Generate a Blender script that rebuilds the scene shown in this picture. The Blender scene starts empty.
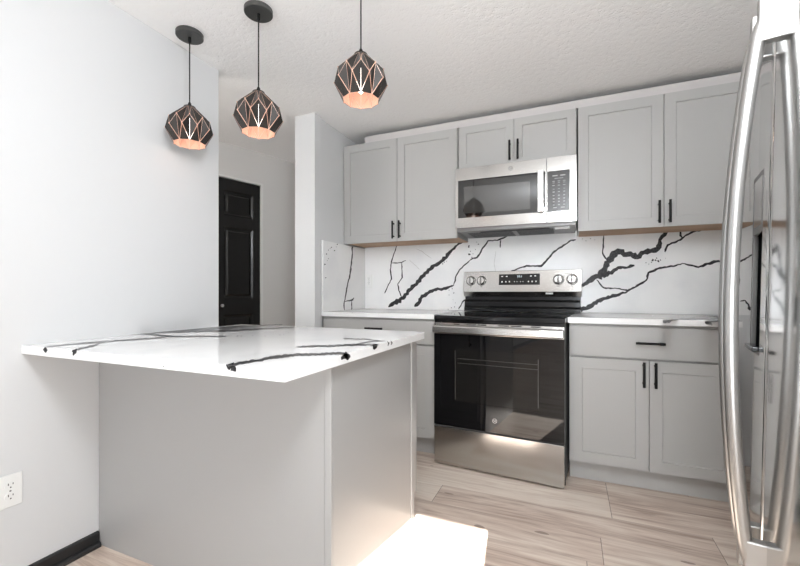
import bpy, bmesh, math, random
from mathutils import Vector, Matrix
random.seed(11)
S = bpy.context.scene
COL = S.collection
R = math.radians

# ---------------------------------------------------------------- camera
cam_d = bpy.data.cameras.new('camera'); cam = bpy.data.objects.new('camera', cam_d); COL.objects.link(cam)
cam_d.sensor_fit = 'HORIZONTAL'; cam_d.sensor_width = 36.0
cam_d.lens = 36.0 * 399.34 / 800.0
cam_d.shift_y = (292.76 - 283.0) / 800.0
cam_d.clip_start = 0.02
cam.location = (0, 0, 1.05); cam.rotation_euler = (R(90), 0, 0.4027)
S.camera = cam

# ---------------------------------------------------------------- world, sun, fill lights, exposure
S.view_settings.view_transform = 'Standard'; S.view_settings.look = 'None'
S.view_settings.exposure = 0.0; S.view_settings.gamma = 1.0
S.view_settings.use_curve_mapping = False
W = bpy.data.worlds.new('world'); S.world = W; W.use_nodes = True
W.node_tree.nodes['Background'].inputs[0].default_value = (0.75, 0.87, 1.0, 1)
W.node_tree.nodes['Background'].inputs[1].default_value = 3.0
S.cycles.max_bounces = 10; S.cycles.diffuse_bounces = 6; S.cycles.glossy_bounces = 5
S.cycles.use_denoising = True
S.cycles.sample_clamp_indirect = 8.0

def light(name, kind, loc, rot, energy, color=(1, 1, 1), **kw):
    d = bpy.data.lights.new(name, kind); d.energy = energy; d.color = color
    for k, v in kw.items(): setattr(d, k, v)
    o = bpy.data.objects.new(name, d); COL.objects.link(o); o.location = loc; o.rotation_euler = rot
    return o
AZ, TE = R(7.0), 0.1965
sdir = Vector((-math.sin(AZ), math.cos(AZ), -TE)).normalized()
sun = light('sun', 'SUN', (0, -12, 4), (0, 0, 0), 75.0, (1.0, 0.97, 0.93), angle=R(0.04))
sun.rotation_euler = sdir.to_track_quat('-Z', 'Y').to_euler()
# added fill lights out of view, with no fixture or window built for them
light('rear_fill_light', 'AREA', (-0.5, -8.42, 1.15), (R(90), 0, 0), 130, (0.90, 0.95, 1.0), shape='RECTANGLE', size=1.9, size_y=2.1)  # added soft fill in front of the solid rear wall
light('room_fill_light', 'POINT', (0.06, 0.22, 1.93), (0, 0, 0), 58, (0.90, 0.95, 1.0), shadow_soft_size=0.18)  # added point fill close to the camera, no lamp modelled
light('ceiling_fill_light', 'AREA', (0.3, -1.2, 0.9), (R(150), 0, 0), 38, (0.90, 0.95, 1.0), shape='RECTANGLE', size=1.6, size_y=1.0)  # added fill behind the camera, tilted up to brighten the ceiling
light('hall_end_fill_light', 'AREA', (-2.25, 4.2, 1.5), (R(-90), 0, 0), 22, (0.97, 0.97, 1.0), shape='RECTANGLE', size=0.3, size_y=1.2)  # added fill at the closed far end of the hall
light('hall_near_fill_light', 'POINT', (-2.45, 1.3, 1.6), (0, 0, 0), 11, (1.0, 0.97, 0.93), shadow_soft_size=0.12)  # second added fill, hidden in the near part of the hall

# ---------------------------------------------------------------- helpers
def tag(o, label=None, cat=None, group=None, kind=None):
    if label: o['label'] = label
    if cat: o['category'] = cat
    if group: o['group'] = group
    if kind: o['kind'] = kind
    return o
def empty(name, loc, rot=(0, 0, 0)):
    o = bpy.data.objects.new(name, None); COL.objects.link(o); o.location = loc; o.rotation_euler = rot
    o.empty_display_size = 0.1
    return o
class MB:
    def __init__(s): s.v = []; s.f = []; s.m = []
    def add(s, vs, fs, mi=0):
        n = len(s.v); s.v += [tuple(v) for v in vs]
        s.f += [tuple(i + n for i in f) for f in fs]; s.m += [mi] * len(fs)
        return s
    def box(s, a, b, mi=0):
        x0, y0, z0 = a; x1, y1, z1 = b
        return s.add([(x0,y0,z0),(x1,y0,z0),(x1,y1,z0),(x0,y1,z0),(x0,y0,z1),(x1,y0,z1),(x1,y1,z1),(x0,y1,z1)],
                     [(0,3,2,1),(4,5,6,7),(0,1,5,4),(1,2,6,5),(2,3,7,6),(3,0,4,7)], mi)
    def prism(s, pts, z0, z1, mi=0):          # polygon in xy (ccw), extruded in z
        n = len(pts)
        return s.add([(x, y, z0) for x, y in pts] + [(x, y, z1) for x, y in pts],
              [tuple(range(n))[::-1], tuple(range(n, 2*n))] + [(i, (i+1) % n, (i+1) % n + n, i + n) for i in range(n)], mi)
    def lathe(s, prof, c=(0, 0, 0), n=24, mi=0, axis='Z'):
        vs = []
        for r, h in prof:
            for k in range(n):
                a = 2*math.pi*k/n; p = (r*math.cos(a), r*math.sin(a), h)
                if axis == 'Y': p = (p[0], -h, p[1])       # h points to -Y (toward the room)
                if axis == 'X': p = (-h, p[0], p[1])
                vs.append((p[0]+c[0], p[1]+c[1], p[2]+c[2]))
        fs = [(j*n+k, j*n+(k+1) % n, (j+1)*n+(k+1) % n, (j+1)*n+k) for j in range(len(prof)-1) for k in range(n)]
        fs += [tuple(range(n))[::-1], tuple((len(prof)-1)*n + k for k in range(n))]
        return s.add(vs, fs, mi)
    def tube(s, pts, r, n=10, mi=0, ry=None, up=(0, 1, 0)):    # swept ellipse; up = fixed side axis
        vs = []; P = [Vector(p) for p in pts]; U = Vector(up)
        for i, p in enumerate(P):
            t = (P[min(i+1, len(P)-1)] - P[max(i-1, 0)]).normalized()
            u = (U - t*U.dot(t)).normalized(); w = t.cross(u)
            for k in range(n):
                a = 2*math.pi*k/n; vs.append(p + u*(math.cos(a)*r) + w*(math.sin(a)*(ry or r)))
        fs = [(j*n+k, j*n+(k+1) % n, (j+1)*n+(k+1) % n, (j+1)*n+k) for j in range(len(P)-1) for k in range(n)]
        fs += [tuple(range(n))[::-1], tuple((len(P)-1)*n + k for k in range(n))]
        return s.add(vs, fs, mi)
    def slab(s, x0, z0, x1, z1, y, t, rects, rings, mi=0):     # front at y facing -Y, thickness t, rects = sunk panels, rings = [(inset, depth)...]
        xs = sorted({x0, x1, *[q for r in rects for q in (r[0], r[2])]}); zs = sorted({z0, z1, *[q for r in rects for q in (r[1], r[3])]})
        for a, b in zip(xs, xs[1:]):
            for c, d in zip(zs, zs[1:]):
                if any(r[0] <= (a+b)/2 <= r[2] and r[1] <= (c+d)/2 <= r[3] for r in rects): continue
                s.add([(a,y,c),(b,y,c),(b,y,d),(a,y,d)], [(0,1,2,3)], mi)
        for r in rects:
            prev = [(r[0],y,r[1]),(r[2],y,r[1]),(r[2],y,r[3]),(r[0],y,r[3])]
            for i, dd in rings:
                cur = [(r[0]+i,y+dd,r[1]+i),(r[2]-i,y+dd,r[1]+i),(r[2]-i,y+dd,r[3]-i),(r[0]+i,y+dd,r[3]-i)]
                s.add(prev+cur, [(k,(k+1) % 4,(k+1) % 4+4,k+4) for k in range(4)], mi); prev = cur
            s.add(prev, [(0,1,2,3)], mi)
        s.add([(x0,y,z0),(x1,y,z0),(x1,y,z1),(x0,y,z1),(x0,y+t,z0),(x1,y+t,z0),(x1,y+t,z1),(x0,y+t,z1)],
              [(0,4,5,1),(1,5,6,2),(2,6,7,3),(3,7,4,0),(4,7,6,5)], mi)
        return s
    def strips(s, data, plane, off, mi=0):                     # flat veins; data in 0.1 mm, in the plane of the slab
        for st in data:
            vs = []
            for q in st:
                for i in (0, 2):
                    a, b = q[i]*1e-4, q[i+1]*1e-4
                    if plane == 'Y' and off > 2: b = min(1.4995, max(0.9155, b))
                    if plane == 'X' and off < -1: b = min(1.4225, max(0.9155, b))
                    vs.append({'X': (off, a, b), 'Y': (a, off, b), 'Z': (a, b, off)}[plane])
            s.add(vs, [(2*i, 2*i+1, 2*i+3, 2*i+2) for i in range(len(st)-1)], mi)
        return s
    def build(s, name, mats, parent=None, bevel=0, smooth=False, loc=(0, 0, 0), world=True, seg=2):
        me = bpy.data.meshes.new(name)
        off = Vector((0, 0, 0))
        if world: off = root_loc(parent) if parent else Vector(loc)
        me.from_pydata([tuple(Vector(v)-off) for v in s.v], [], s.f)
        mats = mats if isinstance(mats, (list, tuple)) else [mats]
        for m in mats: me.materials.append(m)
        for p, mi in zip(me.polygons, s.m): p.material_index = mi; p.use_smooth = smooth
        me.update()
        o = bpy.data.objects.new(name, me); COL.objects.link(o)
        if parent: o.parent = parent
        else: o.location = loc
        if bevel:
            b = o.modifiers.new('bevel', 'BEVEL'); b.width = bevel; b.segments = seg; b.limit_method = 'ANGLE'; b.angle_limit = R(40)
            b.harden_normals = False
        if smooth:
            try: me.set_sharp_from_angle(angle=R(35))
            except Exception: pass
        return o
def root_loc(o):
    while o.parent: o = o.parent
    return Vector(o.location)
def text(name, body, size, loc, rot, mat, parent, extrude=0.0003, world=True):
    c = bpy.data.curves.new(name, 'FONT'); c.body = body; c.size = size; c.extrude = extrude
    c.align_x = 'CENTER'; c.align_y = 'CENTER'; c.resolution_u = 2
    t = bpy.data.objects.new(name, c); COL.objects.link(t)
    dg = bpy.context.evaluated_depsgraph_get(); me = bpy.data.meshes.new_from_object(t.evaluated_get(dg))
    COL.objects.unlink(t); bpy.data.objects.remove(t)
    M = Matrix.Translation(Vector(loc) - (root_loc(parent) if world else Vector((0,0,0)))) @ rot.to_matrix().to_4x4() if hasattr(rot, 'to_matrix') else None
    me.transform(M); me.materials.clear(); me.materials.append(mat)
    o = bpy.data.objects.new(name, me); COL.objects.link(o); o.parent = parent
    return o

# ---------------------------------------------------------------- materials
def mat(name, col=(0.8, 0.8, 0.8), rough=0.5, metal=0.0, spec=0.5, emit=None, coat=0.0):
    m = bpy.data.materials.new(name); m.use_nodes = True
    b = m.node_tree.nodes['Principled BSDF']
    b.inputs['Base Color'].default_value = (*col, 1); b.inputs['Roughness'].default_value = rough
    b.inputs['Metallic'].default_value = metal; b.inputs['Specular IOR Level'].default_value = spec
    b.inputs['Coat Weight'].default_value = coat
    if emit: b.inputs['Emission Color'].default_value = (*emit[0], 1); b.inputs['Emission Strength'].default_value = emit[1]
    return m
class N:                                                       # tiny node wiring helper
    def __init__(s, m): s.t = m.node_tree; s.b = s.t.nodes['Principled BSDF']
    def n(s, typ, **kw):
        x = s.t.nodes.new(typ)
        for k, v in kw.items():
            if k.startswith('i_'): x.inputs[int(k[2:])].default_value = v
            else: setattr(x, k, v)
        return x
    def l(s, a, b): s.t.links.new(a, b)
    def math(s, op, a, b=0.0, c=None):
        x = s.n('ShaderNodeMath', operation=op)
        for i, q in enumerate((a, b, c)):
            if q is None: continue
            if isinstance(q, (int, float)): x.inputs[i].default_value = q
            else: s.l(q, x.inputs[i])
        return x.outputs[0]
    def bump(s, h, strength, dist):
        x = s.n('ShaderNodeBump'); x.inputs['Strength'].default_value = strength; x.inputs['Distance'].default_value = dist
        s.l(h, x.inputs['Height']); s.l(x.outputs[0], s.b.inputs['Normal'])
def noise(k, scale, detail=3, rough=0.5, vec=None):
    x = k.n('ShaderNodeTexNoise'); x.inputs['Scale'].default_value = scale; x.inputs['Detail'].default_value = detail; x.inputs['Roughness'].default_value = rough
    if vec is not None: k.l(vec, x.inputs['Vector'])
    return x
def pos(k): return k.n('ShaderNodeNewGeometry').outputs['Position']
def ramp(k, fac, stops):
    x = k.n('ShaderNodeValToRGB'); k.l(fac, x.inputs[0]); e = x.color_ramp.elements
    while len(e) < len(stops): e.new(0.5)
    for q, (p, c) in zip(e, stops): q.position = p; q.color = (*c, 1)
    return x.outputs[0]

m_wall = mat('white_wall_paint', (0.67, 0.672, 0.672), 0.55, spec=0.3)
k = N(m_wall); k.bump(noise(k, 220, 2, vec=pos(k)).outputs[0], 0.05, 0.002)
m_hall = mat('hall_wall_paint', (0.74, 0.72, 0.70), 0.6, spec=0.3)
m_ceil = mat('textured_ceiling_paint', (0.95, 0.938, 0.925), 0.75, spec=0.2)
k = N(m_ceil); p = pos(k)
v = noise(k, 34, 5, 0.65, p); w_ = noise(k, 95, 3, 0.6, p)
h = k.math('ADD', k.math('MULTIPLY', v.outputs[0], 1.0), k.math('MULTIPLY', w_.outputs[0], 0.35))
h = k.math('SMOOTH_MIN', h, 0.72, 0.1); k.bump(h, 0.6, 0.010)
m_cab = mat('grey_cabinet_paint', (0.43, 0.422, 0.408), 0.38, spec=0.4)
m_isl = mat('grey_island_panel', (0.38, 0.376, 0.37), 0.32, spec=0.45)
m_toe = mat('grey_toe_kick', (0.46, 0.45, 0.435), 0.5)
m_trim = mat('white_trim_paint', (0.80, 0.79, 0.77), 0.4)
m_strip = mat('pale_trim_board', (0.56, 0.535, 0.52), 0.5)
m_blackbar = mat('black_metal', (0.006, 0.006, 0.006), 0.45, 0.0, spec=0.25)
m_blackdoor = mat('black_door_paint', (0.005, 0.005, 0.005), 0.22, spec=0.6)
m_blackbase = mat('black_baseboard_paint', (0.014, 0.014, 0.015), 0.4)
m_dark = mat('dark_gap', (0.02, 0.02, 0.02), 0.7)
m_plastic = mat('white_outlet_plastic', (0.82, 0.82, 0.80), 0.3)
m_slot = mat('outlet_slot', (0.05, 0.05, 0.05), 0.5)
m_glass = mat('black_appliance_glass', (0.004, 0.004, 0.0045), 0.03, spec=0.5)
m_mwglass = mat('smoked_microwave_glass', (0.012, 0.011, 0.010), 0.03, spec=0.7)
m_panelblk = mat('dark_control_panel', (0.035, 0.033, 0.032), 0.25)
m_keyprint = mat('pale_key_print', (0.42, 0.42, 0.41), 0.5)
m_lcd = mat('lit_display_digits', (0.6, 0.8, 0.85), 0.5, emit=((0.9, 0.93, 0.95), 0.35))
m_ctop = mat('black_ceramic_cooktop', (0.004, 0.004, 0.0045), 0.05, spec=0.35)
m_enamel = mat('black_enamel', (0.004, 0.004, 0.0045), 0.12, spec=0.3)
m_side = mat('dark_range_side', (0.05, 0.05, 0.052), 0.4)
m_grille = mat('grey_vent_metal', (0.19, 0.185, 0.18), 0.4, 0.6)
m_oven = mat('oven_interior_glass', (0.009, 0.0085, 0.008), 0.05, spec=0.45)
m_rack = mat('oven_rack_wire', (0.07, 0.068, 0.066), 0.35, 0.6)
m_chrome = mat('polished_metal', (0.82, 0.82, 0.82), 0.12, 1.0)

def steel(name, col, rough, scale=(2, 2, 300), amt=0.10):
    m = mat(name, col, rough, 1.0); k = N(m)
    tc = k.n('ShaderNodeTexCoord').outputs['Object']; mp = k.n('ShaderNodeMapping'); mp.inputs['Scale'].default_value = scale
    k.l(tc, mp.inputs[0]); nz = noise(k, 1.0, 3, 0.6, mp.outputs[0])
    r = k.math('ADD', k.math('MULTIPLY', nz.outputs[0], amt), rough - amt/2); k.l(r, k.b.inputs['Roughness'])
    return m
m_steel = steel('brushed_stainless_steel', (0.50, 0.49, 0.475), 0.17, amt=0.06)
m_steel_h = steel('brushed_steel_handle', (0.60, 0.59, 0.575), 0.24, (2, 2, 30), 0.04)
m_fridge = steel('fridge_stainless_steel', (0.74, 0.735, 0.725), 0.10, (2, 300, 2), 0.03)
m_fhandle = steel('fridge_handle_steel', (0.50, 0.497, 0.49), 0.30, (200, 200, 2), 0.06)
m_fbody = mat('grey_fridge_cabinet', (0.33, 0.33, 0.33), 0.45, 0.3)

m_stone = mat('white_quartz', (0.86, 0.855, 0.845), 0.10, spec=0.38)
k = N(m_stone); nz = noise(k, 3.0, 5, 0.55, pos(k))
k.l(ramp(k, nz.outputs[0], [(0.35, (0.80, 0.80, 0.80)), (0.55, (0.87, 0.865, 0.855)), (1.0, (0.88, 0.875, 0.865))]), k.b.inputs['Base Color'])
m_vein = mat('charcoal_vein', (0.035, 0.034, 0.036), 0.28, spec=0.15)
k = N(m_vein); nz = noise(k, 160, 3, 0.7, pos(k))
k.l(ramp(k, nz.outputs[0], [(0.35, (0.012, 0.012, 0.014)), (0.6, (0.06, 0.058, 0.06)), (0.75, (0.16, 0.155, 0.155))]), k.b.inputs['Base Color'])
m_faint = mat('faint_grey_vein', (0.60, 0.585, 0.57), 0.15)
m_tan = mat('raw_wood_underside', (0.42, 0.27, 0.165), 0.6)
k = N(m_tan); mp = k.n('ShaderNodeMapping'); mp.inputs['Scale'].default_value = (3, 60, 60); k.l(pos(k), mp.inputs[0])
k.l(ramp(k, noise(k, 1, 4, 0.6, mp.outputs[0]).outputs[0], [(0.3, (0.30, 0.175, 0.10)), (0.7, (0.50, 0.33, 0.21))]), k.b.inputs['Base Color'])

# vinyl plank floor: boards 0.187 m wide along X, 1.2 m long, each with its own tone and grain
m_floor = mat('pale_oak_planks', (0.6, 0.45, 0.35), 0.42, spec=0.35); k = N(m_floor)
sp = k.n('ShaderNodeSeparateXYZ'); k.l(pos(k), sp.inputs[0]); X, Y = sp.outputs[0], sp.outputs[1]
yy = k.math('DIVIDE', k.math('SUBTRACT', Y, 1.724), 0.187)
row = k.math('FLOOR', yy); fy = k.math('FRACT', yy)
off = k.math('ADD', k.math('MULTIPLY', row, 0.44), k.math('MULTIPLY', k.math('MULTIPLY', row, k.math('SUBTRACT', row, 1.0)), 0.19))
xx = k.math('DIVIDE', k.math('SUBTRACT', X, k.math('ADD', off, 0.12)), 1.2)
colm = k.math('FLOOR', xx); fx = k.math('FRACT', xx)
cid = k.n('ShaderNodeCombineXYZ'); k.l(row, cid.inputs[0]); k.l(colm, cid.inputs[1])
wn = k.n('ShaderNodeTexWhiteNoise', noise_dimensions='3D'); k.l(cid.outputs[0], wn.inputs[0])
gv = k.n('ShaderNodeCombineXYZ'); k.l(k.math('MULTIPLY', X, 1.3), gv.inputs[0]); k.l(k.math('MULTIPLY', Y, 13.0), gv.inputs[1]); k.l(k.math('MULTIPLY', wn.outputs[0], 40.0), gv.inputs[2])
g1 = noise(k, 1.0, 6, 0.62, gv.outputs[0]); g1.inputs['Distortion'].default_value = 1.2
gv2 = k.n('ShaderNodeCombineXYZ'); k.l(k.math('MULTIPLY', X, 5.0), gv2.inputs[0]); k.l(k.math('MULTIPLY', Y, 90.0), gv2.inputs[1]); k.l(wn.outputs[0], gv2.inputs[2])
g2 = noise(k, 1.0, 4, 0.6, gv2.outputs[0])
gg = k.math('ADD', k.math('MULTIPLY', g1.outputs[0], 0.72), k.math('MULTIPLY', g2.outputs[0], 0.28))
gg = k.math('ADD', gg, k.math('MULTIPLY', k.math('SUBTRACT', wn.outputs[0], 0.5), 0.14))
basec = ramp(k, gg, [(0.30, (0.38, 0.275, 0.22)), (0.44, (0.61, 0.49, 0.41)), (0.56, (0.74, 0.64, 0.55)), (0.72, (0.82, 0.74, 0.65))])
knv = k.n('ShaderNodeMapping'); knv.inputs['Scale'].default_value = (6.0, 17.0, 1.0); k.l(pos(k), knv.inputs[0]); kn = noise(k, 1.0, 1, 0.5, knv.outputs[0])                              # small dark knots
knf = k.math('GREATER_THAN', kn.outputs[0], 0.755)
e1 = k.math('MINIMUM', fy, k.math('SUBTRACT', 1.0, fy)); e2 = k.math('MINIMUM', fx, k.math('SUBTRACT', 1.0, fx))
seam = k.math('MAXIMUM', k.math('MULTIPLY', k.math('LESS_THAN', e1, 0.008), 0.25), k.math('LESS_THAN', e2, 0.0012))
mx = k.n('ShaderNodeMixRGB'); mx.inputs[2].default_value = (0.14, 0.095, 0.07, 1); k.l(basec, mx.inputs[1])
k.l(k.math('MULTIPLY', k.math('MAXIMUM', seam, k.math('MULTIPLY', knf, 0.8)), 0.75), mx.inputs[0]); k.l(mx.outputs[0], k.b.inputs['Base Color'])

# pendant materials
m_shade = mat('dark_bronze_shade_enamel', (0.035, 0.031, 0.028), 0.30, 0.4)
m_copper = mat('copper_shade_lining', (0.90, 0.63, 0.51), 0.35, 0.25)
m_bulb = mat('lit_bulb', (1, 1, 1), 0.4, emit=((1.0, 0.95, 0.90), 3.0))
m_canopy = mat('dark_grey_canopy', (0.05, 0.05, 0.048), 0.4)

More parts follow.
